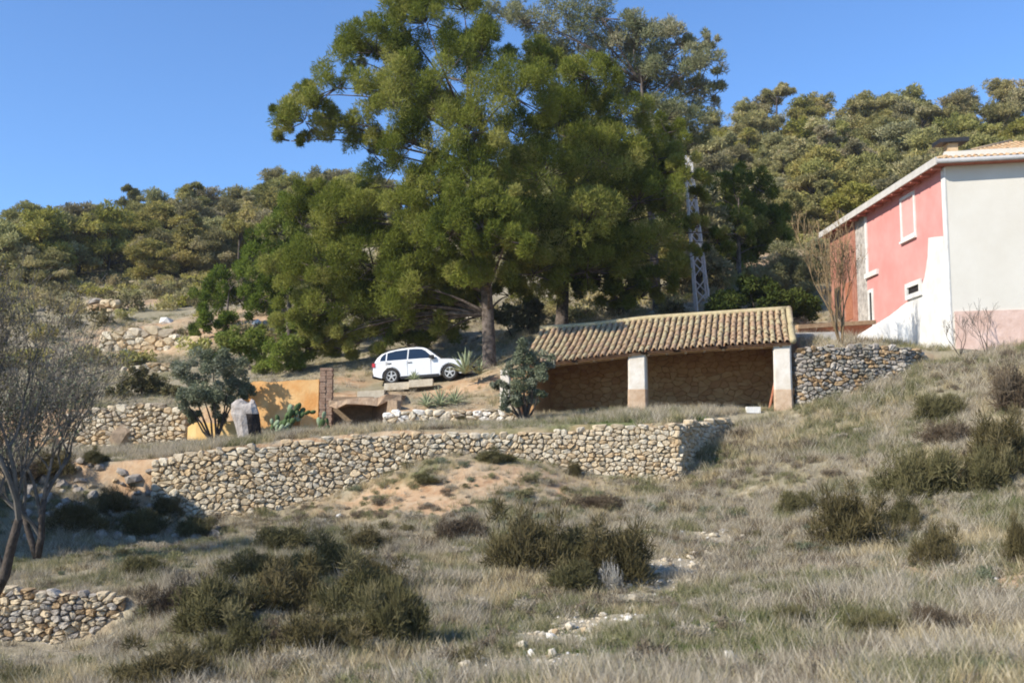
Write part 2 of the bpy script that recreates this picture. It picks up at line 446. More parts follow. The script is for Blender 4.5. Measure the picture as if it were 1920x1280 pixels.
# terrace outlines (plan)
POLY_A = [(-70, 36.6), xy(0, 36.6), xy(200, 36.5)] + [xy(*q) for q in ((285, 36.25), (430, 36.15), (620, 36.45), (720, 36.65), (880, 36.85), (1050, 36.75), (1150, 36.55), (1268, 36.2), (1296, 37.4), (1334, 38.9), (1362, 40.1))] + [xy(1470, 40.3), xy(1484, 41), (14, 60), (-70, 60)]
POLY_B = [(-300, 46.5), xy(0, 46.4), xy(150, 46.25), xy(350, 45.85), xy(440, 45.1), xy(598, 45.1), xy(618, 46.9), xy(726, 46.6), xy(728, 42.55), xy(975, 42.5), (-0.75, 47.2), (1.3, 47.6), (11.9, 44.9), xy(1494, 40.95), xy(1520, 40.65), xy(1600, 40.65), xy(1700, 40.85), xy(1735, 41.2), xy(1800, 41.3), xy(1950, 41), (300, 40), (300, 420), (-300, 420)]

def signed_dist(X, Y, poly):
    p = np.array(poly, dtype=float)
    x, y = X.ravel(), Y.ravel()
    best = np.full(x.shape, 1e9)
    inside = np.zeros(x.shape, dtype=bool)
    for i in range(len(p)):
        a, b = p[i], p[(i + 1) % len(p)]
        d = b - a
        t = np.clip(((x - a[0]) * d[0] + (y - a[1]) * d[1]) / (d @ d + 1e-12), 0, 1)
        best = np.minimum(best, np.hypot(x - a[0] - t * d[0], y - a[1] - t * d[1]))
        c = (a[1] > y) != (b[1] > y)
        with np.errstate(divide='ignore', invalid='ignore'):
            xi = a[0] + (y - a[1]) * (b[0] - a[0]) / (b[1] - a[1])
        inside ^= c & (x < xi)
    return np.where(inside, best, -best).reshape(X.shape)

def spread(a, b, n, pw):
    t = np.linspace(0, 1, n) ** pw
    return a + (b - a) * t

xs = np.concatenate([-spread(27, 420, 46, 2.0)[::-1], np.arange(-26.8, 26.9, 0.2), spread(27, 420, 46, 2.0)])
ys = np.concatenate([-spread(0, 160, 16, 1.8)[::-1][:-1], np.arange(0, 8, 0.8), np.arange(8, 34, 0.25), np.arange(34, 49, 0.15), np.arange(49, 70, 0.4), spread(70, 420, 80, 1.5)])
GX, GY = np.meshgrid(xs, ys)
HL, HA, HB = TPS(L_pts)(GX, GY), TPS(A_pts)(GX, GY), TPS(B_pts)(GX, GY)

def value_noise(X, Y, s, seed):
    r = np.random.default_rng(seed).random((64, 64))
    x, y = X / s + 1000, Y / s + 1000
    xi, yi = np.floor(x).astype(int), np.floor(y).astype(int)
    fx, fy = x - xi, y - yi
    fx, fy = fx * fx * (3 - 2 * fx), fy * fy * (3 - 2 * fy)
    g = lambda a, b: r[a % 64, b % 64]
    return (g(xi, yi) * (1 - fx) + g(xi + 1, yi) * fx) * (1 - fy) + (g(xi, yi + 1) * (1 - fx) + g(xi + 1, yi + 1) * fx) * fy

SDA, SDB = signed_dist(GX, GY, POLY_A), signed_dist(GX, GY, POLY_B)
mA = np.clip(0.5 + SDA / 0.3, 0, 1)
mB = np.clip(0.5 + SDB / 0.3, 0, 1)
HL = np.clip(HL, -7, 14)
H = HL * (1 - mA) + HA * mA
H = H * (1 - mB) + HB * mB
und = (value_noise(GX, GY, 3.1, 1) - 0.5) * 0.34 + (value_noise(GX, GY, 1.1, 2) - 0.5) * 0.16 + (value_noise(GX, GY, 0.5, 3) - 0.5) * 0.07
flat_shed = np.clip(np.maximum(np.abs(GX - 5.5) - 7.0, np.abs(GY - 44) - 4.0), 0, 1)
zlow2 = P(60, 1212, 23.4).z
D_ = np.clip((-7.9 - GX) / 1.2, 0, 1) * np.clip((GY - 17) / 4, 0, 1) * np.clip((24.1 - GY) / 0.3, 0, 1)
H = H * (1 - D_) + np.minimum(H, zlow2) * D_
H = H + und * np.where(mA > 0.01, np.where(mB > 0.5, 0.8, 0.35), 1.0) * (0.25 + 0.75 * flat_shed)

def hz(x, y):
    x, y = np.asarray(x, float), np.asarray(y, float)
    i = np.clip(np.searchsorted(xs, x) - 1, 0, len(xs) - 2)
    j = np.clip(np.searchsorted(ys, y) - 1, 0, len(ys) - 2)
    fx = np.clip((x - xs[i]) / (xs[i + 1] - xs[i]), 0, 1)
    fy = np.clip((y - ys[j]) / (ys[j + 1] - ys[j]), 0, 1)
    return (H[j, i] * (1 - fx) + H[j, i + 1] * fx) * (1 - fy) + (H[j + 1, i] * (1 - fx) + H[j + 1, i + 1] * fx) * fy

def ground(px, py, y0=6.0, y1=220.0):
    """where the ray through a pixel meets the ground"""
    d = ray(px, py)
    Y = np.concatenate([np.arange(y0, min(70, y1), 0.05), np.arange(max(70, y0), max(y1, 70.1), 0.4)])
    X, Z = d.x / d.y * Y, d.z / d.y * Y
    k = np.nonzero(Z <= hz(X, Y))[0]
    if len(k) == 0:
        return None
    k = k[0]
    return Vector((X[k], Y[k], float(hz(X[k], Y[k]))))

def gz(x, y):
    return float(hz(x, y))

# colour masks on the ground: bare orange soil, green patches, stony path
def blobs(lst, edge):
    acc = np.zeros(GX.shape)
    for px, py, rx, ry, y0 in lst:
        g = ground(px, py, y0)
        if g is None: continue
        acc = np.maximum(acc, np.clip(1.25 - np.hypot((GX - g.x) / rx, (GY - g.y) / ry), 0, 1))
    return np.clip(acc + (value_noise(GX, GY, 0.8, 9) - 0.5) * edge * (acc > 0), 0, 1)

soil = blobs([(250, 880, 1.2, 1.0, 30), (150, 880, 0.9, 0.7, 30), (740, 925, 3.0, 1.8, 32), (860, 900, 2.8, 2.0, 33), (950, 890, 2.4, 1.8, 33), (1040, 905, 1.6, 1.3, 33), (830, 945, 1.6, 1.2, 30),
              (680, 800, 1.5, 3.0, 37), (760, 797, 1.8, 2.0, 37), (900, 792, 2.0, 2.0, 37), (660, 748, 2.0, 1.8, 40), (720, 740, 1.5, 1.2, 43), (870, 725, 2.6, 2.0, 44), (1540, 1062, 0.8, 0.7, 12), (1720, 1070, 1.0, 0.9, 12),
              (1745, 1090, 0.7, 0.6, 12), (1890, 1095, 0.9, 0.8, 12), (1345, 1165, 0.6, 0.5, 12), (1400, 500, 4, 4, 55), (1440, 475, 3, 5, 55), (1330, 500, 3, 3, 55), (250, 630, 4, 3, 50), (330, 640, 4, 3, 50), (240, 570, 5, 5, 60), (470, 605, 3, 3, 50), (430, 590, 2, 2, 50), (640, 715, 2.2, 2.0, 46)], 0.9)
gyr, gxr = np.gradient(H, ys, xs)
steep = np.clip((np.hypot(gyr, gxr) - 1.1) / 0.8, 0, 1) * (GY < 60)
soil = np.maximum(soil, steep * 0.9)
green = blobs([(1000, 1150, 1.2, 1.2, 10), (920, 1190, 0.9, 0.8, 10), (280, 1060, 1.0, 0.7, 20), (1150, 790, 2.5, 1.2, 37), (1280, 785, 1.2, 1.0, 37), (1000, 795, 2.0, 1.0, 37), (800, 880, 1.2, 0.7, 33), (940, 860, 1.2, 0.7, 33), (1600, 1090, 0.9, 0.8, 12), (1180, 1180, 1.8, 1.4, 10), (1250, 1200, 3.0, 2.4, 10), (1400, 1180, 2.2, 2.0, 10), (1330, 1120, 1.8, 1.8, 10), (1560, 830, 1.6, 1.6, 20), (820, 1210, 1.4, 1.2, 10), (560, 985, 1.4, 0.8, 20), (1130, 1240, 1.0, 0.9, 8), (1400, 1220, 1.6, 1.4, 8), (1350, 860, 1.2, 1.2, 34), (1840, 960, 1.2, 1.0, 20), (1680, 920, 1.2, 1.0, 25)], 1.2)
path = blobs([(1060, 1200, 1.1, 0.9, 10), (1150, 1160, 1.0, 1.0, 10), (1210, 1100, 1.1, 1.2, 10), (1260, 1060, 1.0, 1.2, 12), (1330, 1010, 1.0, 1.3, 14), (1000, 1240, 1.3, 0.9, 8), (900, 1255, 1.0, 0.8, 8), (1110, 1250, 1.3, 0.9, 8)], 1.0)

def ground_material():
    m, nt, out = _nt('dry_hillside_ground')
    geo = nt.nodes.new('ShaderNodeNewGeometry')
    def noise(sc, det=6):
        n = nt.nodes.new('ShaderNodeTexNoise')
        n.inputs['Scale'].default_value = sc
        n.inputs['Detail'].default_value = det
        n.inputs['Roughness'].default_value = 0.7
        nt.links.new(geo.outputs['Position'], n.inputs['Vector'])
        return n.outputs['Fac']
    def ramp(fac, stops):
        r = nt.nodes.new('ShaderNodeValToRGB')
        els = r.color_ramp.elements
        els[0].position, els[0].color = stops[0][0], (*stops[0][1], 1)
        els[1].position, els[1].color = stops[-1][0], (*stops[-1][1], 1)
        for p, c in stops[1:-1]:
            els.new(p).color = (*c, 1)
        nt.links.new(fac, r.inputs[0])
        return r.outputs[0]
    def mix(fac, a, b):
        x = nt.nodes.new('ShaderNodeMix')
        x.data_type = 'RGBA'
        nt.links.new(fac, x.inputs['Factor'])
        nt.links.new(a, x.inputs['A'])
        nt.links.new(b, x.inputs['B'])
        return x.outputs['Result']
    def attr(n):
        a = nt.nodes.new('ShaderNodeAttribute')
        a.attribute_name = n
        return a.outputs['Fac']
    base = ramp(noise(1.3), [(0.3, (0.21, 0.175, 0.115)), (0.5, (0.34, 0.29, 0.20)), (0.7, (0.46, 0.40, 0.29))])
    grass = ramp(noise(0.5), [(0.35, (0.17, 0.155, 0.08)), (0.65, (0.32, 0.275, 0.185))])
    c = mix(ramp(noise(0.25), [(0.42, (0, 0, 0)), (0.58, (1, 1, 1))]), base, grass)
    so = ramp(noise(2.0), [(0.3, (0.33, 0.18, 0.09)), (0.5, (0.46, 0.31, 0.185)), (0.72, (0.55, 0.42, 0.28))])
    c = mix(attr('soil'), c, so)
    gr = ramp(noise(2.0), [(0.3, (0.08, 0.105, 0.035)), (0.7, (0.17, 0.18, 0.08))])
    c = mix(attr('green'), c, gr)
    pa = ramp(noise(5.0), [(0.3, (0.30, 0.25, 0.17)), (0.55, (0.42, 0.36, 0.26)), (0.75, (0.62, 0.57, 0.46))])
    c = mix(attr('path'), c, pa)
    b = nt.nodes.new('ShaderNodeBsdfPrincipled')
    b.inputs['Roughness'].default_value = 1.0
    b.inputs['Specular IOR Level'].default_value = 0.05
    nt.links.new(c, b.inputs['Base Color'])
    bp = nt.nodes.new('ShaderNodeBump')
    bp.inputs['Strength'].default_value = 0.8
    bp.inputs['Distance'].default_value = 0.12
    nt.links.new(noise(4.0, 9), bp.inputs['Height'])
    nt.links.new(bp.outputs[0], b.inputs['Normal'])
    nt.links.new(b.outputs[0], out.inputs[0])
    return m

ny, nx = GX.shape
idx = np.arange(ny * nx).reshape(ny, nx)
F = np.stack([idx[:-1, :-1], idx[:-1, 1:], idx[1:, 1:], idx[1:, :-1]], -1).reshape(-1, 4)
gme = array_mesh('ground', np.stack([GX, GY, H], -1).reshape(-1, 3), F, ground_material(), smooth=True)
for nm, arr in (('soil', soil), ('green', green), ('path', path)):
    a = gme.attributes.new(nm, 'FLOAT', 'POINT')
    a.data.foreach_set('value', arr.ravel().astype(np.float32))
tag(link('ground', gme), kind='structure')

# ------------------------------------------------------------------ dry stone walls
def clip(poly, nx_, ny_, c):
    """keep the part of a 2D polygon with nx*x + ny*y <= c"""
    out = []
    n = len(poly)
    for i in range(n):
        a, b = poly[i], poly[(i + 1) % n]
        da, db = nx_ * a[0] + ny_ * a[1] - c, nx_ * b[0] + ny_ * b[1] - c
        if da <= 0: out.append(a)
        if (da < 0 < db) or (db < 0 < da):
            t = da / (da - db)
            out.append((a[0] + (b[0] - a[0]) * t, a[1] + (b[1] - a[1]) * t))
    return out

def stone_cells(u1, top, bot, size, rs, aspect=1.5, jit=0.46):
    """irregular cells filling a wall face in (u, v); size and bounds are functions of u"""
    seeds = []
    s0 = size(0.5 * u1)
    v = min(bot(u) for u in np.linspace(0, u1, 40))
    vmax = max(top(u) for u in np.linspace(0, u1, 40))
    row = 0
    while v < vmax + s0:
        u = (row % 2) * 0.5 * s0
        while u < u1:
            s = size(u)
            uu = u + rs.uniform(-jit, jit) * s
            vv = v + rs.uniform(-jit, jit) * s / aspect
            if bot(uu) - 0.1 < vv < top(uu) - 0.18 * s and 0 <= uu <= u1 and rs.random() > 0.1:
                seeds.append((uu, vv * aspect))
            u += s * rs.uniform(0.75, 1.25)
        v += s0 / aspect * 0.92
        row += 1
    S = np.array(seeds)
    cells = []
    for i, (a, b) in enumerate(S):
        s = size(a)
        poly = [(a - 1.1 * s, b - 1.1 * s), (a + 1.1 * s, b - 1.1 * s), (a + 1.1 * s, b + 1.1 * s), (a - 1.1 * s, b + 1.1 * s)]
        d = np.hypot(S[:, 0] - a, S[:, 1] - b)
        for j in np.nonzero((d < 2.6 * s) & (d > 0))[0]:
            nx_, ny_ = S[j, 0] - a, S[j, 1] - b
            poly = clip(poly, nx_, ny_, nx_ * (a + S[j, 0]) / 2 + ny_ * (b + S[j, 1]) / 2)
        if len(poly) < 3: continue
        poly = clip(poly, 0, 1, (top(a) + rs.uniform(-0.12, 0.09)) * aspect)
        poly = clip(poly, -1, 0, 0)
        poly = clip(poly, 1, 0, u1)
        if len(poly) < 3: continue
        poly = [(p[0], p[1] / aspect) for p in poly]
        cu, cv = sum(p[0] for p in poly) / len(poly), sum(p[1] for p in poly) / len(poly)
        area = 0.5 * abs(sum(poly[k][0] * poly[(k + 1) % len(poly)][1] - poly[(k + 1) % len(poly)][0] * poly[k][1] for k in range(len(poly))))
        if area < 0.05 * s * s: continue
        # round the corners
        rd = []
        for k in range(len(poly)):
            p, q = poly[k], poly[(k + 1) % len(poly)]
            if math.hypot(q[0] - p[0], q[1] - p[1]) < 0.22 * s:
                rd.append(((p[0] + q[0]) / 2, (p[1] + q[1]) / 2))
            else:
                rd += [(p[0] * 0.75 + q[0] * 0.25, p[1] * 0.75 + q[1] * 0.25), (p[0] * 0.25 + q[0] * 0.75, p[1] * 0.25 + q[1] * 0.75)]
        cells.append((area, cu, cv, rd))
    return cells

class Path:
    def __init__(s, rows):
        """rows: (px, y_top, y_bottom, Y)"""
        s.p = [P(r_[0], r_[1], r_[3]) for r_ in rows]
        s.zt = [p.z for p in s.p]
        s.zb = [P(r_[0], r_[2], r_[3]).z - 0.25 for r_ in rows]
        s.u = [0.0]
        for a, b in zip(s.p, s.p[1:]):
            s.u.append(s.u[-1] + math.hypot(b.x - a.x, b.y - a.y))
    def top(s, u): return float(np.interp(u, s.u, s.zt))
    def bot(s, u): return float(np.interp(u, s.u, s.zb))
    def at(s, u):
        u = min(max(u, 0), s.u[-1])
        k = 0
        while k < len(s.u) - 2 and u > s.u[k + 1]: k += 1
        a, b = s.p[k], s.p[k + 1]
        t = (u - s.u[k]) / (s.u[k + 1] - s.u[k])
        d = Vector((b.x - a.x, b.y - a.y, 0)).normalized()
        return Vector((a.x + (b.x - a.x) * t, a.y + (b.y - a.y) * t, 0)), d, Vector((d.y, -d.x, 0))

def stone_wall(name, label, cat, rows, size, mats, seed, proud=0.08, limit=300, back=0.6, joined=False, parent=None):
    rs = np.random.default_rng(seed)
    pa = Path(rows)
    L = pa.u[-1]
    sz = size if callable(size) else (lambda u: size)
    root = parent
    if root is None:
        o, _, _ = pa.at(L / 2)
        root = thing(name, label, cat, (o.x, o.y, pa.bot(L / 2)))
    org = root.location
    cells = stone_cells(L, pa.top, pa.bot, sz, rs)
    cells.sort(key=lambda c: -c[0])
    rest = MB()
    for i, (area, cu, cv, poly) in enumerate(cells):
        s = math.sqrt(area)
        o, d, nrm = pa.at(cu)
        ctr = o + Vector((0, 0, cv))
        pr = proud * rs.uniform(0.55, 1.25) * min(1.3, s / (0.8 * sz(cu)) + 0.3)
        tilt_u, tilt_v = rs.uniform(-0.25, 0.25, 2)
        g = rs.uniform(0.97, 1.04)
        fr = rs.uniform(0.60, 0.82)
        rings = []
        for (sc, dep) in ((g * 0.92, -0.22), (g, 0.0), (fr, pr)):
            ring = []
            for (pu, pv) in poly:
                eu, ev = (pu - cu) * sc, (pv - cv) * sc
                dd = dep + ((tilt_u * eu + tilt_v * ev) + rs.uniform(-0.28, 0.28) * pr if dep > 0 else 0)
                if dep >= 0:
                    eu += rs.uniform(-0.05, 0.05) * s
                    ev += rs.uniform(-0.05, 0.05) * s
                ring.append(d * eu + Vector((0, 0, ev)) + nrm * dd)
            rings.append(ring)
        tip = nrm * (pr * 1.08)
        if i < limit and not joined:
            mb = MB()
            mb.grid(rings)
            for k in range(len(poly)):
                mb.poly([rings[2][k], rings[2][(k + 1) % len(poly)], tip])
            me = mb.mesh('stone', mats[int(rs.integers(len(mats)))])
            link('stone', me, root, ctr - org)
        else:
            mi = int(rs.integers(len(mats)))
            rr = [[p + ctr - org for p in r_] for r_ in rings]
            rest.grid(rr, True, mi)
            for k in range(len(poly)):
                rest.poly([rr[2][k], rr[2][(k + 1) % len(poly)], tip + ctr - org], mi)
    if rest.f:
        o = link('small_stones' if not joined else 'masonry', rest.mesh('small_stones', mats), root)
        o['kind'] = 'stuff'
    core = MB()
    n = max(4, int(L / 0.5))
    fr_, tp_, bk_ = [], [], []
    for k in range(n + 1):
        u = L * k / n
        o, d, nrm = pa.at(u)
        fr_.append(o - nrm * 0.05 + Vector((0, 0, pa.bot(u) - 0.3)) - org)
        tp_.append(o - nrm * 0.05 + Vector((0, 0, pa.top(u) - 0.09)) - org)
        bk_.append(o - nrm * back + Vector((0, 0, pa.top(u) - 0.09)) - org)
    core.grid([fr_, tp_, bk_], closed=False)
    core.build('core', M['wall_core'], root)
    return root

def big_size(u): return 0.265 - 0.045 * min(1, max(0, (u - 9) / 5))
big_wall = stone_wall('stone_retaining_wall', 'long buff dry-stone retaining wall running across the middle below the open shed', 'stone wall',
    [(285, 862, 960, 36.0), (350, 850, 1010, 35.9), (430, 838, 1005, 35.9), (520, 830, 985, 36.0), (620, 821, 960, 36.2), (720, 812, 930, 36.4), (800, 810, 905, 36.5), (880, 812, 890, 36.6), (960, 808, 890, 36.6), (1050, 804, 905, 36.5), (1150, 798, 925, 36.3), (1272, 793, 930, 35.9), (1300, 790, 905, 37.3), (1340, 787, 850, 38.8), (1372, 786, 815, 40.0)],
    big_size, [M['stone'][0], M['stone'][1], M['stone'][2], M['stone'][0], M['stone'][2], M['stone'][1], M['stone'][0], M['stone'][3]], 3, 0.075)
stone_wall('stone_wall', 'low tumbledown dry-stone wall at the lower left beneath the bare tree', 'stone wall',
    [(-60, 1104, 1218, 23.8), (40, 1103, 1214, 23.8), (120, 1105, 1200, 23.8), (180, 1108, 1180, 23.9), (235, 1118, 1150, 24.0)], 0.19, M['stone'][:2] + M['stone_dark'][:3] + M['stone'][:1], 4, 0.07)
stone_wall('stone_wall', 'upper dry-stone wall left of the yellow low wall and behind the brown boulder', 'stone wall',
    [(120, 782, 838, 46.0), (200, 760, 840, 45.8), (270, 757, 840, 45.7), (330, 760, 840, 45.5), (352, 768, 838, 45.4)], 0.3, M['stone'], 5, 0.1)
stone_wall('stone_wall', 'weathered grey and brown rubble wall between the shed and the white foot of the house', 'stone wall',
    [(1490, 668, 768, 40.9), (1500, 655, 768, 40.4), (1530, 647, 765, 40.3), (1600, 646, 745, 40.3), (1690, 647, 718, 40.5), (1722, 654, 700, 40.9), (1738, 668, 692, 41.4)], 0.22, M['stone_dark'], 6, 0.1)
stone_wall('stone_wall', 'low pale stone kerb wall left of the shed under the parked car', 'stone wall',
    [(718, 772, 804, 42.2), (800, 768, 804, 42.2), (900, 766, 802, 42.2), (974, 765, 796, 42.1)], 0.34, [M['stone'][2], M['stone'][2], M['white_rock'], M['stone'][0]], 7, 0.1)
stone_wall('stone_ledge', 'pale terrace ledge of stones on the slope behind the olive tree, upper of two', 'stone wall',
    [(188, 622, 662, 64), (290, 612, 666, 63.5), (392, 640, 690, 62)], 0.5, M['stone'], 8, 0.12)
stone_wall('stone_ledge', 'short pale terrace ledge of stones on the slope behind the olive tree, lower of two', 'stone wall',
    [(225, 690, 708, 57.5), (280, 678, 708, 57.5), (330, 676, 704, 57.5)], 0.42, M['stone'], 9, 0.12)
stone_wall('stone_ledge', 'broken grey rock ledge high on the left slope below the hillside pines', 'stone wall',
    [(140, 566, 600, 76), (180, 556, 600, 75), (225, 562, 600, 74)], 0.7, M['stone'][:2] + M['stone_dark'][:2], 10, 0.2)

# ------------------------------------------------------------------ open tiled shed
FL, FR = P(942, 700, 43.2), P(1470, 700, 40.7)
FL.z = FR.z = 0
sd = (FR - FL).normalized()                       # along the front, to the right
sb = Vector((-sd.y, sd.x, 0))                      # to the back
SL = (FR - FL).length
shed = thing('open_shed', 'open-fronted shed with sagging clay tile roof on whitewashed pillars', 'shed', (FL.x + sd.x * SL / 2, FL.y + sd.y * SL / 2, 2.0))
def eave_z(u):                                     # eave height along the front
    return float(np.interp(u, [-0.6, 2.2, 5.6, 8.4, SL + 0.4], [P(925, 694, 42.9).z, P(1045, 679, 42.3).z, P(1205, 659, 41.3).z, P(1340, 649, 40.7).z, P(1475, 641, 40.2).z]))
def ridge_z(u):
    return float(np.interp(u, [-0.6, 3.0, 5.6, SL + 0.4], [P(970, 622, 47.3).z, P(1060, 613, 46.8).z, P(1220, 600, 46.2).z, P(1478, 583, 44.9).z]))
RD = 4.5                                           # roof depth
def roof_pt(u, t, off=0.0):
    ze, zr = eave_z(u), ridge_z(u)
    sag = -0.10 * math.sin(math.pi * t)
    return FL + sd * u + sb * (-0.45 + RD * t) + Vector((0, 0, ze + (zr - ze) * t + sag + off))
org = shed.location
# boards under the tiles
bd = MB()
U = np.linspace(0.72, SL + 0.3, 28)
bd.grid([[roof_pt(u, t, -0.04) - org for u in U] for t in np.linspace(0, 1, 7)], closed=False)
bd.grid([[roof_pt(u, t, -0.10) - org for u in U] for t in np.linspace(0, 1, 7)], closed=False)
bd.build('roof_deck', M['under_tile'], shed)
# cover tiles, one object each
NCOL = 42
NROW = 7
U0 = 0.75                                          # left end of the roof
rs = np.random.default_rng(21)
def tile_mesh(p0, p1, side, r0, r1, nrm, mats_i, thick=0.02):
    mb = MB()
    rings = []
    for p, r_ in ((p0, r0), (p1, r1)):
        rings.append([p + side * (math.cos(a) * r_) + nrm * (math.sin(a) * r_ * 0.85) for a in np.linspace(0, math.pi, 7)])
    inner = []
    for p, r_ in ((p0, r0 - thick), (p1, r1 - thick)):
        inner.append([p + side * (math.cos(a) * r_) + nrm * (math.sin(a) * r_ * 0.85) for a in np.linspace(0, math.pi, 7)])
    mb.grid(rings, closed=False)
    mb.grid(inner, closed=False)
    for k in range(6):
        mb.poly([rings[0][k], rings[0][k + 1], inner[0][k + 1], inner[0][k]])
    return mb
chan = MB()
for c in range(NCOL):
    u = U0 + (SL + 0.25 - U0) * (c + 0.5) / NCOL
    for r_ in range(NROW):
        t0, t1 = r_ / NROW - 0.012, (r_ + 1.22) / NROW
        t1 = min(t1, 1.0)
        ju = rs.uniform(-0.03, 0.03)
        if rs.random() < 0.06: t0 -= 0.03            # a slipped tile
        a = roof_pt(u + ju, t0, 0.055 + rs.uniform(0, 0.025))
        b = roof_pt(u + rs.uniform(-0.015, 0.015), t1, 0.02)
        nrm = (b - a).cross(sd).normalized()
        if nrm.z < 0: nrm = -nrm
        w = (SL + 0.25 - U0) / NCOL * 0.36
        mb = tile_mesh(Vector((0, 0, 0)), b - a, sd, w * rs.uniform(0.94, 1.05), w * 0.86, nrm, 0)
        me = mb.mesh('roof_tile', M['tile'][int(rs.integers(3))], smooth=False)
        link('roof_tile', me, shed, a - org)
        # the channel tile beside it
        u2 = u + (SL + 0.25 - U0) / NCOL / 2
        a2, b2 = roof_pt(u2, t0 + 0.02, 0.035) - org, roof_pt(u2, t1, -0.005) - org
        ww = w * 0.95
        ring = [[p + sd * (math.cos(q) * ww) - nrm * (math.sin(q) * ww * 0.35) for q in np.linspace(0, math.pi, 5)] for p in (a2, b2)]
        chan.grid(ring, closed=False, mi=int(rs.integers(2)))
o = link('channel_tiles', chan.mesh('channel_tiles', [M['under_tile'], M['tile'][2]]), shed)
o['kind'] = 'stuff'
# mortared verge at the right end
vg = MB()
vp = [roof_pt(SL + 0.36, t, 0.0) - org for t in np.linspace(-0.01, 1.0, 9)]
vg.tube([p + Vector((0, 0, 0.06)) for p in vp], 0.13, 8)
vg.build('verge', M['tile'][1], shed, smooth=True)
rg = MB()
rg.tube([roof_pt(u, 1.0, 0.05) - org for u in np.linspace(0.75, SL + 0.3, 24)], 0.12, 8)
rg.build('ridge_mortar', M['tile'][1], shed, smooth=True)
# eave beam and rafters
bm_ = MB()
bm_.tube([FL + sd * u + Vector((0, 0, eave_z(u) - 0.02)) - org for u in np.linspace(0.75, SL + 0.2, 16)], 0.12, 6)
bm_.build('eave_beam', M['wood'], shed)
for k in range(15):
    u = 0.95 + (SL - 1.05) * k / 14
    rf = MB()
    rf.tube([roof_pt(u, 0.02, -0.17) - org, roof_pt(u, 0.97, -0.17) - org], 0.055, 6)
    rf.build('rafter', M['wood'], shed)
# pillars: whitewash above, bare below
for u, split, w in ((0.15, 0.25, 0.2), (5.5, 0.55, 0.36), (SL - 0.05, 0.62, 0.34)):
    c = FL + sd * u
    zb = gz(c.x, c.y) - 0.3
    zt = eave_z(u) - 0.05
    zs = zb + (zt - zb) * (1 - split)
    up, lo = MB(), MB()
    def pring(z, h):
        q = h * 0.82
        return [c - org + sd * x + sb * y + Vector((0, 0, z)) for x, y in ((-h, -q), (-q, -h), (q, -h), (h, -q), (h, q), (q, h), (-q, h), (-h, q))]
    lo.grid([pring(zb, w * 1.08), pring(zs - 0.03, w * 1.03), pring(zs, w * 0.99)], cap1=True)
    up.grid([pring(zs, w), pring((zs + zt) / 2, w * 0.98), pring(zt, w * 0.98)], cap1=True)
    q = lo.build('pillar_base', M['pillar_low'] if u > 1 else M['pillar'], shed)
    up.build('pillar', M['pillar'], shed)
# rear wall of rubble masonry, in the shade, and the end walls
def back_pt(u, z): return FL + sd * u + sb * 4.0 + Vector((0, 0, z))
class _P:
    pass
rsw = np.random.default_rng(31)
cells = stone_cells(SL - 0.7, lambda u: ridge_z(u + 0.8) - 0.35, lambda u: 1.5, lambda u: 0.34, rsw)
mw = MB()
for area, cu, cv, poly in cells:
    mi = int(rsw.integers(3))
    ctr = back_pt(cu + 0.85, cv) - org
    pr = rsw.uniform(0.01, 0.04)
    rings = [[ctr + sd * ((pu - cu) * s_) + Vector((0, 0, (pv - cv) * s_)) - sb * dd for pu, pv in poly] for s_, dd in ((1.02, -0.05), (1.0, 0.0), (0.82, pr))]
    mw.grid(rings, True, mi)
    mw.poly(rings[2], mi)
o = link('back_masonry', mw.mesh('back_masonry', M['shed_wall']), shed)
o['kind'] = 'stuff'
bw = MB()
bw.box(FL + sd * (SL / 2 + 0.5) + sb * 4.22 + Vector((0, 0, 3.1)) - org, (SL / 2 - 0.35, 0.18, 2.0), (sd, sb, Vector((0, 0, 1))))
bw.build('back_wall', M['shed_wall'][1], shed)
for u in (0.9, SL):
    ew = MB()
    a = [FL + sd * u + sb * y + Vector((0, 0, z)) - org for y, z in ((2.2 if u > 2 else 0.4, 1.4), (3.98, 1.4), (3.98, ridge_z(u) - 0.5), (2.2 if u > 2 else 0.4, eave_z(u) + (0.4 if u > 2 else -0.15)))]
    ew.slab(a, sd * 0.3 * (1 if u < 2 else -1))
    ew.build('end_wall', M['shed_wall'][0], shed)
# props and things in the shed
pk = thing('timber_prop', 'thin reddish timber prop leaning beside the right pillar of the shed', 'timber prop', tuple(P(1442, 764, 40.9)))
t_ = MB()
t_.tube([Vector((0, 0, -0.1)), P(1456, 700, 41.2) - P(1442, 764, 40.9)], 0.045, 6)
t_.build('pole', M['wood_red'], pk)
g = ground(1412, 774, 38)
sb_ = MB()
sb_.box((0, 0, 0.1), (0.26, 0.14, 0.12))
tag(sb_.build('white_block', M['white_rock'], None, loc=g), 'flat white block on the grass in front of the right pillar of the shed', 'block')

# ------------------------------------------------------------------ house on the right
HC = P(1787, 652, 42.0)                                   # near corner at the ground
fdir = Vector((-0.045, 1, 0)).normalized()                # along the pink front, away from us
wdir = Vector((1, -0.209, 0)).normalized()                # along the white side, to the right
fn = Vector((-fdir.y, fdir.x, 0))                         # pink front faces left
wn_ = Vector((wdir.y, -wdir.x, 0))                        # white side faces the camera
zeave = on_plane(1766, 312, HC, wn_).z
house = thing('house', 'two-storey house with pink front and white side under an orange tiled hip roof', 'house', (HC.x, HC.y, HC.z))
hb = Vector((HC.x, HC.y, 0))
ho = house.location
def fp(px, py, off=0.0): return on_plane(px, py, HC + fn * off, fn) - ho
def wp(px, py, off=0.0): return on_plane(px, py, HC + wn_ * off, wn_) - ho
def fu(u, z, off=0.0): return hb + fdir * u + fn * off + Vector((0, 0, z)) - ho
def wu(u, z, off=0.0): return hb + wdir * u + wn_ * off + Vector((0, 0, z)) - ho
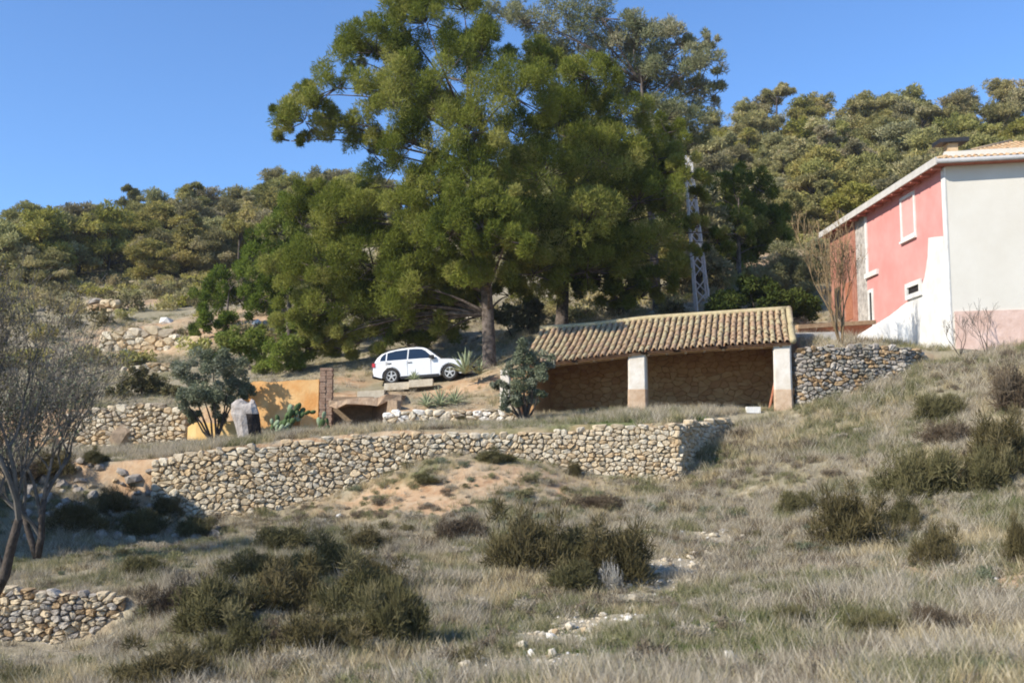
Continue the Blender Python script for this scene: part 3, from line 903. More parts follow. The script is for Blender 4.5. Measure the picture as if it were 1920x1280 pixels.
FLEN, WLEN = 13.6, 9.5
zlow = HC.z - 1.2
# body: front (pink) with near-black panels painting the shade of its openings
u_end = (fp(1622, 420) + ho - hb).dot(fdir)                # end of the pink render
def front_wall():
    mb = MB()
    mb.box(fu(u_end / 2, (zlow + zeave) / 2, -0.15), (u_end / 2, 0.15, (zeave - zlow) / 2), (fdir, fn, Vector((0, 0, 1))))
    return mb.build('front_wall', M['pink'], house)
front_wall()
mb = MB()
mb.box(wu(WLEN / 2 + 0.003, (HC.z + zeave) / 2 + 0.0, -0.15), (WLEN / 2, 0.15, (zeave - HC.z) / 2 + 0.6), (wdir, wn_, Vector((0, 0, 1))))
mb.build('side_wall', M['plaster_wall'], house)
# far walls so the house is closed
mb = MB()
c1, c2 = hb + wdir * WLEN, hb + wdir * WLEN + fdir * FLEN
c3 = hb + fdir * FLEN
for a, b in ((c1, c2), (c2, c3)):
    mb.slab([a + Vector((0, 0, zlow)) - ho, b + Vector((0, 0, zlow)) - ho, b + Vector((0, 0, zeave)) - ho, a + Vector((0, 0, zeave)) - ho], (hb + wdir * 4 + fdir * 6 - (a + b) / 2).normalized() * 0.25)
mb.build('rear_wall', M['plaster_wall'], house)
# brick plinth below the white side
zp = wp(1788, 584).z + ho.z
mb = MB()
mb.box(wu(WLEN / 2 + 0.06, (zlow + zp) / 2, 0.02), (WLEN / 2 - 0.05, 0.05, (zp - zlow) / 2), (wdir, wn_, Vector((0, 0, 1))))
mb.build('plinth', M['plinth'], house)
# white corner strip, whitewashed foot rising up the corner
foot = [(1787, 655), (1590, 662), (1590, 634), (1622, 622), (1665, 601), (1690, 575), (1712, 560), (1726, 545), (1735, 520), (1741, 480), (1742, 446), (1772, 443), (1775, 470)]
mb = MB()
mb.slab([fp(x, y, 0.0) for x, y in foot[:11]] + [fp(1769.5, 443, 0.0), ], fn * 0.035)
mb.build('whitewashed_foot', M['plaster_white'], house)
par = [(1582, 664), (1584, 634), (1606, 630), (1624, 619), (1650, 603), (1672, 590), (1694, 573), (1705, 566), (1712, 660)]
p0 = hb + fdir * ((fp(1704, 600) + ho - hb).dot(fdir))
mb = MB()
mb.slab([on_plane(x, y, p0, Vector((-0.12, -1, 0)).normalized()) - ho for x, y in par], Vector((0.02, 0.32, 0)))
mb.build('stair_parapet', M['plaster_bright'], house)
mb = MB()
mb.box(fu(0.14, (HC.z + zeave) / 2, 0.02), (0.16, 0.028, (zeave - HC.z) / 2 - 0.05), (fdir, fn, Vector((0, 0, 1))))
mb.build('corner_strip', M['plaster_white'], house)
# blind window framed in white
def frame(name, quad, w, dep, m, parent):
    """quad: four corners, clockwise; makes a frame standing proud"""
    q = [Vector(p) for p in quad]
    c = sum(q, Vector()) / 4
    mb = MB()
    eu = (q[1] - q[0]).normalized()
    ez = Vector((0, 0, 1))
    inn = []
    for p in q:
        su = -1 if (p - c).dot(eu) > 0 else 1
        szz = -1 if (p - c).z > 0 else 1
        inn.append(p + eu * (su * w) + ez * (szz * w))
    for i in range(4):
        j = (i + 1) % 4
        mb.slab([q[i], q[j], inn[j], inn[i]], fn * dep)
    return mb.build(name, m, parent), inn
def rect_on_front(x0, x1, y_bot_mid, y_top_mid):
    u0, u1 = [(fp(x, y_bot_mid) + ho - hb).dot(fdir) for x in (x0, x1)]
    xm = (x0 + x1) / 2
    zb, zt = fp(xm, y_bot_mid).z + ho.z, fp(xm, y_top_mid).z + ho.z
    return u0, u1, zb, zt
u0, u1, zb, zt = rect_on_front(1691, 1719, 447, 352)
zt = min(zt, zeave - 0.25)
wf, inn = frame('window', [fu(u0, zb, 0.0), fu(u1, zb, 0.0), fu(u1, zt, 0.0), fu(u0, zt, 0.0)], 0.14, 0.05, M['plaster_white'], house)
pn = MB()
pn.slab([p for p in inn], fn * 0.012)
pn.build('blind_panel', M['pink_pale'], wf)
sl_ = MB()
sl_.box(fu((u0 + u1) / 2, zb - 0.06, 0.06), ((u0 - u1) / 2 + 0.03, 0.07, 0.05), (fdir, fn, Vector((0, 0, 1))))
sl_.build('sill', M['plaster_white'], wf)
# small dark vent in the whitewash
u0, u1, zb, zt = rect_on_front(1704, 1731, 558, 527)
vf, inn = frame('vent', [fu(u0 + 0.1, zb, 0.036), fu(u1 - 0.05, zb, 0.036), fu(u1 - 0.05, zt, 0.036), fu(u0 + 0.1, zt, 0.036)], 0.2, 0.09, M['plaster_white'], house)
pn = MB()
pn.slab(inn, fn * 0.01)
pn.build('opening', M['dark'], vf)
# doorway at the end of the pink wall
u0, u1, zb, zt = rect_on_front(1614, 1640, 606, 545)
dr, inn = frame('doorway', [fu(u_end - 0.1, zb - 0.4, 0.0), fu(u1, zb - 0.4, 0.0), fu(u1, zt, 0.0), fu(u_end - 0.1, zt, 0.0)], 0.16, 0.05, M['plaster_white'], house)
pn = MB()
pn.slab(inn, fn * 0.01)
pn.build('dark_opening', M['dark'], dr)
# thin white line at the end of the render and lintel
mb = MB()
mb.box(fu(u_end - 0.12, (fp(1630, 515).z + ho.z + zeave) / 2, 0.02), (0.12, 0.03, (zeave - fp(1630, 515).z - ho.z) / 2 - 0.1), (fdir, fn, Vector((0, 0, 1))))
mb.build('render_edge', M['plaster_white'], house)
mb = MB()
u_l = (fp(1646, 510) + ho - hb).dot(fdir)
mb.box(fu((u_end + u_l) / 2, fp(1640, 512).z + ho.z, 0.05), ((u_end - u_l) / 2 + 0.1, 0.06, 0.12), (fdir, fn, Vector((0, 0, 1))))
mb.build('lintel', M['plaster_white'], house)
# grey stone strip and red masonry beyond the render, under the same eave
u_g = (fp(1603, 440) + ho - hb).dot(fdir)
mb = MB()
mb.box(fu((u_end + u_g) / 2 + 0.004, (zlow + zeave) / 2, -0.17), ((u_g - u_end) / 2, 0.15, (zeave - zlow) / 2), (fdir, fn, Vector((0, 0, 1))))
mb.build('stone_strip', M['grey_stone_wall'], house)
mb = MB()
mb.box(fu((FLEN + u_g) / 2 + 0.008, (zlow + zeave) / 2, -0.12), ((FLEN - u_g) / 2, 0.15, (zeave - zlow) / 2), (fdir, fn, Vector((0, 0, 1))))
mb.build('masonry_wall', M['brick_wall'], house)
for ua, zc in ((u_g + 1.0, 1.4), (u_g + 2.6, 1.5)):
    w_ = MB()
    w_.box(fu(ua, fp(1600, 600).z + ho.z + 1.0, 0.035), (0.45, 0.02, 0.95), (fdir, fn, Vector((0, 0, 1))))
    w_.build('shutter', M['wood_red'] if ua < u_g + 2 else M['dark'], house)
# hip roof
OV = 0.42
e0 = hb - fdir * 0 + fn * OV + wn_ * OV
e1 = hb + wdir * (WLEN + OV) + wn_ * OV
e2 = hb + wdir * (WLEN + OV) + fdir * (FLEN + OV)
e3 = hb + fdir * (FLEN + OV) + fn * OV
zr0 = zeave + 0.12
rise = 1.95
r0 = hb + wdir * (WLEN / 2) + fdir * 4.6 + Vector((0, 0, zr0 + rise))
r1 = hb + wdir * (WLEN / 2) + fdir * 9.4 + Vector((0, 0, zr0 + rise))
E = [Vector((e.x, e.y, zr0)) for e in (e0, e1, e2, e3)]
roof = MB()
for q in ([E[0], E[1], r0], [E[1], E[2], r1, r0], [E[2], E[3], r1], [E[3], E[0], r0, r1]):
    roof.poly([p - ho for p in q])
    roof.poly([p - ho - Vector((0, 0, 0.1)) for p in q])
rf_ = roof.build('roof', M['tile_orange'][0], house)
so_ = MB()
so_.poly([p - ho - Vector((0, 0, 0.13)) for p in E])
so_.build('soffit', M['soffit'], house)
# fascia boards: white along the front, gutter along the side
mb = MB()
d03 = (E[3] - E[0]).normalized()
mb.box((E[0] + E[3]) / 2 - ho + Vector((0, 0, -0.02)) + fn * 0.02, ((E[3] - E[0]).length / 2 + 0.05, 0.035, 0.15), (d03, fn, Vector((0, 0, 1))))
mb.build('front_fascia', M['fascia'], house)
mb = MB()
mb.tube([E[0] - ho + wn_ * 0.06 + Vector((0, 0, -0.05)), E[1] - ho + wn_ * 0.06 + Vector((0, 0, -0.05))], 0.1, 8)
mb.build('gutter', M['gutter'], house, smooth=True)
mb = MB()
for k in range(14):                               # rafter feet under the front eave
    c = E[0].lerp(E[3], (k + 0.5) / 14) - fn * 0.2
    mb.box(c - ho + Vector((0, 0, -0.2)), (0.05, 0.2, 0.06), (d03, fn, Vector((0, 0, 1))))
o = mb.build('rafter_feet', M['soffit'], house)
o['kind'] = 'stuff'
# tiles of the side slope that the photograph shows
dA = (E[1] - E[0]).normalized()
nrm = (E[1] - E[0]).cross(r0 - E[0]).normalized()
if nrm.z < 0: nrm = -nrm
slope = (r0 - (E[0] + dA * (r0 - E[0]).dot(dA)))
slope_len = slope.length
slope.normalize()
foot_u = (r0 - E[0]).dot(dA)
rest = MB()
spc = 0.24
ncol = int((E[1] - E[0]).length / spc)
made = 0
for c in range(ncol):
    u = (c + 0.5) * spc
    run = slope_len * (u / foot_u if u < foot_u else ((E[1] - E[0]).length - u) / ((E[1] - E[0]).length - foot_u))
    nr = int(run / 0.42) + 1
    for r_ in range(nr):
        a = E[0] + dA * u + slope * (r_ * 0.42 - 0.06) + nrm * (0.035 + rs.uniform(0, 0.02))
        ln = min(0.5, max(0.15, run - r_ * 0.42))
        mbt = tile_mesh(Vector((0, 0, 0)), slope * ln - nrm * 0.02, dA, 0.085, 0.075, nrm, 0)
        if u < 4.6 and made < 290:
            link('roof_tile', mbt.mesh('roof_tile', M['tile_orange'][int(rs.integers(2))]), house, a - ho)
            made += 1
        else:
            for f in mbt.f:
                rest.poly([Vector(mbt.v[i]) + a - ho for i in f])
o = link('far_tiles', rest.mesh('far_tiles', M['tile_orange'][1]), house)
o['kind'] = 'stuff'
mb = MB()
mb.tube([E[0] - ho + Vector((0, 0, 0.04)), r0 - ho + Vector((0, 0, 0.04))], 0.11, 8)
mb.tube([r0 - ho + Vector((0, 0, 0.04)), r1 - ho + Vector((0, 0, 0.04))], 0.11, 8)
mb.build('hip_ridge', M['tile_orange'][1], house, smooth=True)
# low flue with a flat black cap on the hip
fc = hb + wdir * 0.5 + fdir * 1.2
ch = MB()
pc = on_plane(1782, 267, fc, wn_)
ch.box(pc - ho + Vector((0, 0, -0.36)), (0.2, 0.2, 0.27), (wdir, fdir, Vector((0, 0, 1))))
cf = ch.build('flue', M['tile_orange'][1], house)
ch = MB()
ch.box(pc - ho, (0.56, 0.4, 0.085), (wdir, fdir, Vector((0, 0, 1))))
ch.build('flue_cap', M['black_metal'], cf)

# concrete terrace edge with timber beam between shed and house
tl = thing('terrace_edge', 'grey concrete terrace edge with timber beam and dark slot between shed and house', 'terrace edge', tuple(P(1550, 655, 45.0)))
to = tl.location
mb = MB()
a, b = P(1488, 640, 45.6), P(1584, 640, 45.2)
ax = (b - a); ax.z = 0; ax.normalize()
mb.box((a + b) / 2 - to + Vector((0, 0.6, -0.35)), ((b - a).length / 2, 0.6, 0.75), (ax, Vector((-ax.y, ax.x, 0)), Vector((0, 0, 1))))
mb.build('concrete_base', M['concrete'], tl)
mb = MB()
a, b = P(1494, 613, 46.2), P(1640, 604, 47.4)
ax = (b - a).normalized()
mb.box((a + b) / 2 - to, ((b - a).length / 2, 0.12, 0.09), (ax, Vector((-ax.y, ax.x, 0)), Vector((0, 0, 1))))
mb.build('beam', M['wood'], tl)
mb = MB()
a, b = P(1498, 621, 46.4), P(1632, 612, 48)
ax = (b - a).normalized()
mb.box((a + b) / 2 - to + Vector((0, 0, -0.12)), ((b - a).length / 2, 0.1, 0.32), (ax, Vector((-ax.y, ax.x, 0)), Vector((0, 0, 1))))
mb.build('slot_back', M['wood_red'], tl)

# ------------------------------------------------------------------ orange and yellow walls, pier
def plain_wall(name, label, cat, pts_top, zbots, thick, m, cap=None):
    """rendered wall: pts_top in world, each with its own foot height; the top edge is worn"""
    p = [Vector(q) for q in pts_top]
    root = thing(name, label, cat, (p[0].x, p[0].y, zbots[0]))
    o0 = root.location
    rs_ = np.random.default_rng(len(label))
    front, back = [], []
    cols = []
    for i in range(len(p) - 1):
        n = max(2, int((p[i + 1] - p[i]).length / 0.35))
        for k in range(n + (i == len(p) - 2)):
            t = k / n
            q = p[i].lerp(p[i + 1], t)
            cols.append((q, zbots[i] + (zbots[i + 1] - zbots[i]) * t))
    d = (p[-1] - p[0]); d.z = 0; d.normalize()
    nr = Vector((d.y, -d.x, 0))
    mb = MB()
    f0, f1, b1, b0 = [], [], [], []
    for q, zb in cols:
        jz = rs_.uniform(-0.05, 0.03)
        jo = rs_.uniform(-0.015, 0.015)
        f0.append(Vector((q.x, q.y, zb)) + nr * (0.03 + jo) - o0)
        f1.append(Vector((q.x, q.y, q.z + jz)) + nr * jo - o0)
        b1.append(Vector((q.x, q.y, q.z + jz)) - nr * thick - o0)
        b0.append(Vector((q.x, q.y, zb)) - nr * thick - o0)
    mb.grid([f0, f1, b1, b0], closed=False)
    mb.poly([f0[0], f1[0], b1[0], b0[0]])
    mb.poly([f0[-1], f1[-1], b1[-1], b0[-1]])
    mb.build('rendered_face', m, root)
    return root
plain_wall('rendered_wall', 'orange limewashed wall with stained face behind the prickly pear', 'wall', [P(452, 722, 44.6), P(475, 716, 44.6), P(540, 714, 44.5), P(598, 711, 44.5)], [1.0] * 4, 0.45, M['orange'])
plain_wall('rendered_wall', 'low yellow limewashed wall behind the hollow stump and the olive tree', 'wall', [P(352, 800, 44.0), P(368, 791, 43.9), P(405, 792, 43.8), P(452, 788, 43.8)], [0.2] * 4, 0.5, M['yellow'])
pier = thing('brick_pier', 'narrow rust-brown brick pier at the right end of the orange wall', 'pier', tuple(P(611, 792, 44.5)))
po = pier.location
zz = 0.0
top = P(611, 682, 44.5).z - po.z
k = 0
while zz < top:                                     # courses of brick
    for j in range(2):
        mb = MB()
        off = 0.0 if k % 2 else 0.02
        mb.box((-0.13 + 0.27 * j + rs.uniform(-0.01, 0.01), rs.uniform(-0.02, 0.02), zz + 0.05 - 0.25), (0.128 - off, 0.2, 0.053))
        mb.build('brick', M['rust'], pier)
    zz += 0.115
    k += 1
mb = MB()
mb.box((0, 0.0, top / 2 - 0.3), (0.22, 0.16, top / 2))
mb.build('mortar_core', M['wall_core'], pier)
# low roofed hollow right of the pier; jutting roof and dark walls add shade
dg = thing('dugout', 'dark low hollow with thick packed-earth roof jutting for shade between the brick pier and the kerb wall', 'dugout', tuple(P(675, 800, 45.4)))
do = dg.location
mb = MB()
rgd = np.random.default_rng(5)
rings = []
for px, y in ((616, 752), (632, 753), (650, 750), (672, 750), (690, 747), (708, 747), (725, 744), (752, 742)):
    c = P(px, y, 44.2) - do
    j = rgd.uniform(-0.05, 0.05, 4)
    rings.append([c + Vector((0, 2.5 * j[0], -0.26 + 2 * j[1])), c + Vector((0, 2.5 * j[2] + 0.05, 0.08 + j[3])), c + Vector((0, 2.2, 0.16)), c + Vector((0, 2.2, -0.16))])
mb.grid(rings, True, 0, True, True)
mb.build('roof_slab', M['earth'], dg)
mb = MB()
a, b = P(612, 800, 46.2) - do, P(700, 800, 46.2) - do
mb.slab([a + Vector((0, 0, -0.4)), b + Vector((0, 0, -0.4)), b + Vector((0, 0, 1.3)), a + Vector((0, 0, 1.3))], Vector((0, 0.15, 0)))
mb.build('back_wall', M['wall_core'], dg)  # both walls dark brown, the hollow's shade put into the colour
mb = MB()
a, b = P(698, 800, 46.1) - do, P(744, 800, 43.2) - do
mb.slab([a + Vector((0, 0, -0.4)), b + Vector((0, 0, -0.4)), b + Vector((0, 0, 1.05)), a + Vector((0, 0, 1.2))], Vector((0.15, 0.1, 0)))
mb.build('side_wall', M['wall_core'], dg)
# white coping stones along the edge of the car's parking place
for i, (x0, x1, y, Y, lab) in enumerate(((672, 722, 737, 47.0, 'long pale coping slab below the rear wheel of the parked car'), (722, 768, 722, 47.8, 'pale coping slab under the middle of the parked car'), (768, 812, 716, 47.6, 'narrow pale coping slab right of the middle of the parked car'))):
    a, b = P(x0, y, Y), P(x1, y - 3, Y)
    mb = MB()
    c = (a + b) / 2 - Vector((0, 0, 0.1))
    ax = (b - a).normalized()
    mb.box((0, 0, 0), ((b - a).length / 2, 0.34, 0.16), (ax, Vector((-ax.y, ax.x, 0)).normalized(), Vector((0, 0, 1))))
    o = mb.build('coping_slab', M['stone'][2], None, loc=c)
    tag(o, lab, 'slab')

# ------------------------------------------------------------------ car
def make_car():
    c = P(799, 717, 49.6)
    car = thing('parked_car', 'white estate-like off-road car with dark tinted windows parked beside the agave', 'car', (c.x, c.y, c.z - 0.04), R(-13))
    car.rotation_euler = (0, R(-3.0), R(-13))
    prof = [(-2.28, 0.42), (-2.33, 0.62), (-2.31, 0.86), (-2.22, 1.02), (-2.15, 1.08), (-1.0, 1.07), (0.2, 1.04), (0.95, 1.02), (1.4, 0.99), (1.85, 0.92), (2.15, 0.80), (2.29, 0.62), (2.30, 0.40), (2.2, 0.30), (1.88, 0.28)]
    arch = [(1.42 + 0.43 * math.cos(a), 0.33 + 0.43 * math.sin(a)) for a in np.linspace(0.0, math.pi, 12)]
    arch2 = [(-1.38 + 0.43 * math.cos(a), 0.33 + 0.43 * math.sin(a)) for a in np.linspace(0.0, math.pi, 12)]
    prof = prof[:-1] + [(1.9, 0.28)] + arch + [(0.95, 0.26), (-0.9, 0.26)] + arch2 + [(-1.86, 0.3)]
    mb = MB()
    cx, cz = 0.0, 0.66
    layers = []
    for y, s in ((-0.915, 0.975), (-0.87, 0.995), (-0.80, 1.0), (0.80, 1.0), (0.87, 0.995), (0.915, 0.975)):
        taper = [1.0 for _ in prof]
        layers.append([Vector((x * (s if abs(x) > 2.0 else 1.0), y * (1.0 - 0.10 * max(0, (abs(x) - 1.6) / 0.7) ** 2), cz + (z - cz) * (s if z > 0.7 else 1.0))) for x, z in prof])
    mb.grid(layers, True, 0)
    mb.poly(layers[0])
    mb.poly(layers[-1])
    body = mb.build('body', M['paint'], car)
    gp = [(-2.2, 1.03), (-2.08, 1.25), (-1.88, 1.43), (-1.5, 1.56), (-0.9, 1.64), (-0.2, 1.655), (0.12, 1.61), (0.3, 1.53), (1.02, 1.0)]
    def hw(z): return 0.86 - (z - 1.03) * 0.42
    mb = MB()
    rings = []
    for x, z in gp:
        w = hw(z)
        rings.append([Vector((x, -w, z)), Vector((x, -w * 0.6, z + 0.02)), Vector((x, w * 0.6, z + 0.02)), Vector((x, w, z))])
    mb.grid(rings, closed=False)
    mb.poly([r_[0] for r_ in rings])
    mb.poly([r_[3] for r_ in rings])
    mb.build('cabin', M['paint'], car)
    side = [
        ('rear_quarter_window', [(-1.93, 1.10), (-1.66, 1.10), (-1.66, 1.46), (-1.78, 1.40), (-1.9, 1.27)]),
        ('rear_window_pane', [(-1.60, 1.10), (-0.62, 1.10), (-0.62, 1.575), (-1.2, 1.545), (-1.60, 1.465)]),
        ('front_window_pane', [(-0.56, 1.10), (0.66, 1.09), (0.24, 1.46), (0.05, 1.55), (-0.3, 1.58), (-0.56, 1.578)])]
    for s in (-1, 1):
        for nm, pl in side:
            mb = MB()
            q = [Vector((x, s * (hw(z) + 0.004), z)) for x, z in pl]
            mb.slab(q, Vector((0, s * 0.008, 0)))
            mb.build('side_window', M['glass'], car)
        for x, z in ((-0.45, 0.93), (-1.45, 0.95)):
            mb = MB()
            mb.box((x, s * 0.925, z), (0.1, 0.015, 0.018))
            mb.build('door_handle', M['trim'] if s < 0 else M['paint'], car)
        for x in (0.55, -0.58, -1.6):
            mb = MB()
            mb.box((x, s * 0.914, 0.70), (0.006, 0.006, 0.34))
            mb.build('door_gap', M['trim'], car)
        mb = MB()
        mb.box((0.0, s * 0.905, 0.27), (0.92, 0.03, 0.06))
        mb.build('sill_trim', M['trim'], car)
        mb = MB()
        mb.box((0.62, s * 1.0, 1.12), (0.10, 0.1, 0.075))
        mb.box((0.64, s * 0.9, 1.06), (0.05, 0.06, 0.03))
        mb.build('mirror', M['trim'], car)
        mb = MB()
        mb.tube([Vector((x, s * (hw(z) * 0.93), z + 0.05)) for x, z in ((-1.7, 1.5), (-0.9, 1.645), (-0.2, 1.66), (0.05, 1.62))], 0.018, 5)
        mb.build('roof_rail', M['trim'], car)
        mb = MB()
        mb.box((-2.24, s * 0.72, 0.93), (0.07, 0.15, 0.09))
        mb.build('tail_lamp', M['red_lens'], car)
        mb = MB()
        mb.box((2.13, s * 0.66, 0.74), (0.1, 0.17, 0.07))
        mb.build('headlight', M['lamp_glass'], car)
        for x in (-1.38, 1.42):
            wl = MB()
            n = 24
            rings = []
            for rr, yy in ((0.24, 0.72), (0.33, 0.70), (0.365, 0.74), (0.365, 0.86), (0.33, 0.905), (0.25, 0.895), (0.24, 0.87)):
                rings.append([Vector((x + rr * math.cos(2 * math.pi * k / n), s * yy, 0.365 + rr * math.sin(2 * math.pi * k / n))) for k in range(n)])
            wl.grid(rings)
            w_ = wl.build('wheel', M['tyre'], car, smooth=True)
            rm = MB()
            hub = Vector((x, s * 0.875, 0.365))
            rm.tube([hub - Vector((0, s * 0.03, 0)), hub + Vector((0, s * 0.012, 0))], 0.06, 10)
            for k in range(5):
                a = 2 * math.pi * k / 5 + 0.3
                d = Vector((math.cos(a), 0, math.sin(a)))
                rm.box(hub + d * 0.145, (0.1, 0.012, 0.032), (d, Vector((0, 1, 0)), d.cross(Vector((0, 1, 0)))))
            ring = [[Vector((x + rr * math.cos(2 * math.pi * k / n), s * yy, 0.365 + rr * math.sin(2 * math.pi * k / n))) for k in range(n)] for rr, yy in ((0.25, 0.885), (0.215, 0.885), (0.215, 0.8))]
            rm.grid(ring)
            rm.build('rim', M['rim'], w_)
            dk = MB()
            dk.tube([Vector((x, s * 0.78, 0.365)), Vector((x, s * 0.80, 0.365))], 0.24, 16)
            dk.build('brake_disc', M['tyre'], w_)
            ar = MB()
            r2 = [[Vector((x + rr * math.cos(a), s * yy, 0.34 + rr * math.sin(a))) for a in np.linspace(0, math.pi, 14)] for rr, yy in ((0.43, 0.55), (0.43, 0.918), (0.455, 0.922))]
            ar.grid(r2, closed=False)
            ar.build('wheel_arch', M['trim'], car)
    mb = MB()
    a, b = (0.34, 1.505), (0.97, 1.045)
    q = [Vector((a[0] + 0.01, -hw(a[1]) * 0.9, a[1] + 0.03)), Vector((a[0] + 0.01, hw(a[1]) * 0.9, a[1] + 0.03)), Vector((b[0] + 0.01, hw(b[1]) * 0.9, b[1] + 0.03)), Vector((b[0] + 0.01, -hw(b[1]) * 0.9, b[1] + 0.03))]
    mb.slab(q, Vector((0.01, 0, 0.012)))
    mb.build('windscreen', M['glass'], car)
    mb = MB()
    q = [Vector((-1.93, -0.6, 1.42)), Vector((-1.93, 0.6, 1.42)), Vector((-2.16, 0.72, 1.12)), Vector((-2.16, -0.72, 1.12))]
    mb.slab(q, Vector((-0.03, 0, 0.02)))
    mb.build('rear_window', M['glass'], car)
    mb = MB()
    mb.box((2.27, 0, 0.55), (0.04, 0.5, 0.11))
    mb.build('grille', M['trim'], car)
    mb = MB()
    mb.box((-2.3, 0, 0.42), (0.05, 0.78, 0.09))
    mb.build('rear_bumper', M['trim'], car)
    return car
make_car()

# ------------------------------------------------------------------ foliage builders
def unit(v):
    return v / (np.linalg.norm(v, axis=-1, keepdims=True) + 1e-9)

def kites(pos, dirs, length, width, tint, rg=rng):
    """flat kite-shaped leaves: pos, dirs (n,3); length, width (n,)"""
    n = len(pos)
    side = unit(np.cross(dirs, unit(rg.normal(size=(n, 3)))))
    L_ = length[:, None]
    W_ = width[:, None] * 0.5
    V = np.empty((n, 4, 3))
    V[:, 0] = pos
    V[:, 1] = pos + dirs * L_ * 0.5 + side * W_
    V[:, 2] = pos + dirs * L_
    V[:, 3] = pos + dirs * L_ * 0.5 - side * W_
    return V.reshape(-1, 3), np.repeat(tint, 4)

def quads(n):
    return np.arange(n * 4).reshape(n, 4)

def puffs(centres, radii, per, ln, wd, tints, up=0.35, rand=0.6, flat=0.8, low=-0.5, rg=rng, shell=0.45):
    """needle clumps round the given centres"""
    m = len(centres)
    C = np.repeat(np.asarray(centres), per, 0)
    r_ = np.repeat(np.asarray(radii), per)
    u = rg.normal(size=(m * per, 3))
    u = unit(u)
    u[:, 2] = np.where(u[:, 2] < low, -u[:, 2], u[:, 2])
    rad = r_ * (shell + (1 - shell) * rg.random(m * per) ** 0.6)
    pos = C + u * rad[:, None] * np.array([1, 1, flat])
    d = unit(u * 0.75 + np.array([0, 0, up]) + rg.normal(size=u.shape) * rand)
    t = np.clip(np.repeat(np.asarray(tints), per) + rg.normal(size=m * per) * 0.12, 0, 1)
    k = rg.uniform(0.6, 1.25, m * per)
    return kites(pos - d * (ln * 0.3), d, ln * k, wd * rg.uniform(0.7, 1.3, m * per), t, rg)

def bezier(a, b, c, n):
    return [a * ((1 - t) ** 2) + b * (2 * t * (1 - t)) + c * (t * t) for t in np.linspace(0, 1, n)]

def make_pine(name, label, base, lobes, trunk_top, r_trunk, needle, per=460, ln=0.25, wd=0.034, npuff=24, group=None, seed=1, lean=(0, 0), fork=None, gap=0.16, pr=(0.22, 0.40)):
    rg = np.random.default_rng(seed)
    root = thing(name, label, 'tree', tuple(base), group=group)
    base = Vector(base)
    tb = MB()
    top = Vector(trunk_top)
    mid = base.lerp(top, 0.5) + Vector((lean[0], lean[1], 0))
    tp = bezier(base - Vector((0, 0, 0.5)), mid, top, 14)
    rr = [r_trunk * (1.28 if i == 0 else 1.0) * (1 - 0.8 * i / 13) for i in range(14)]
    tb.tube([p - base for p in tp], rr, 10)
    tk = tb.build('trunk', M['bark'], root, smooth=True)
    lb = MB()
    cs, rs2, tn = [], [], []
    for (c, r_) in lobes:
        c = Vector(c)
        # limb from the trunk
        hgt = min(0.93, max(0.30, (c.z - base.z - 0.1 * (c - base).length) / max(1e-3, (top.z - base.z))))
        q = tp[int(hgt * 13)]
        m_ = q.lerp(c, 0.55) + Vector((rg.uniform(-.4, .4), rg.uniform(-.4, .4), 0.12 * (c - q).length + rg.uniform(-.2, .3)))
        rad = r_trunk * 0.26 * min(1, 0.5 + r_ / 4)
        pl = bezier(q, m_, c, 7)
        lb.tube([p - base for p in pl], [rad * (1 - 0.75 * i / 6) for i in range(7)], 6)
        n = max(5, int(npuff * (r_ / 1.7) ** 1.6))
        lt = rg.uniform(0.2, 0.75)
        for k in range(n):
            u = rg.normal(size=3)
            u /= np.linalg.norm(u)
            if u[2] < -0.55: u[2] *= -0.6
            s = r_ * (0.5 + 0.5 * rg.random() ** 0.5)
            if rg.random() < gap: continue
            p = np.array(c) + u * s * np.array([1.05, 1.05, 1.0])
            cs.append(p)
            rs2.append(r_ * rg.uniform(*pr))
            tn.append(lt + rg.normal() * 0.18)
            if k % 2 == 0:
                pv = Vector(p)
                sp = c.lerp(pv, 0.1)
                lb.tube([sp - base, sp.lerp(pv, 0.6) - base + Vector((0, 0, -0.08)), pv - base], [0.035, 0.022, 0.01], 4)
    lb.build('limbs', M['bark'], root, smooth=True)
    V, T = puffs(cs, rs2, per, ln, wd, tn, rg=rg, flat=1.05, low=-0.85, up=0.45, shell=0.3, rand=0.7)
    V -= np.array(base)
    me = array_mesh('crown', V, quads(len(V) // 4), needle, tint=T)
    link('crown', me, root)
    return root

def lob(lst, Y0, dy, seed):
    rg = np.random.default_rng(seed)
    out = []
    for q in lst:
        px, py, r_ = q[:3]
        Y = Y0 + (q[3] if len(q) > 3 else rg.uniform(-dy, dy))
        p = P(px, py, Y)
        out.append((p, r_ * Y / FPX))
    return out

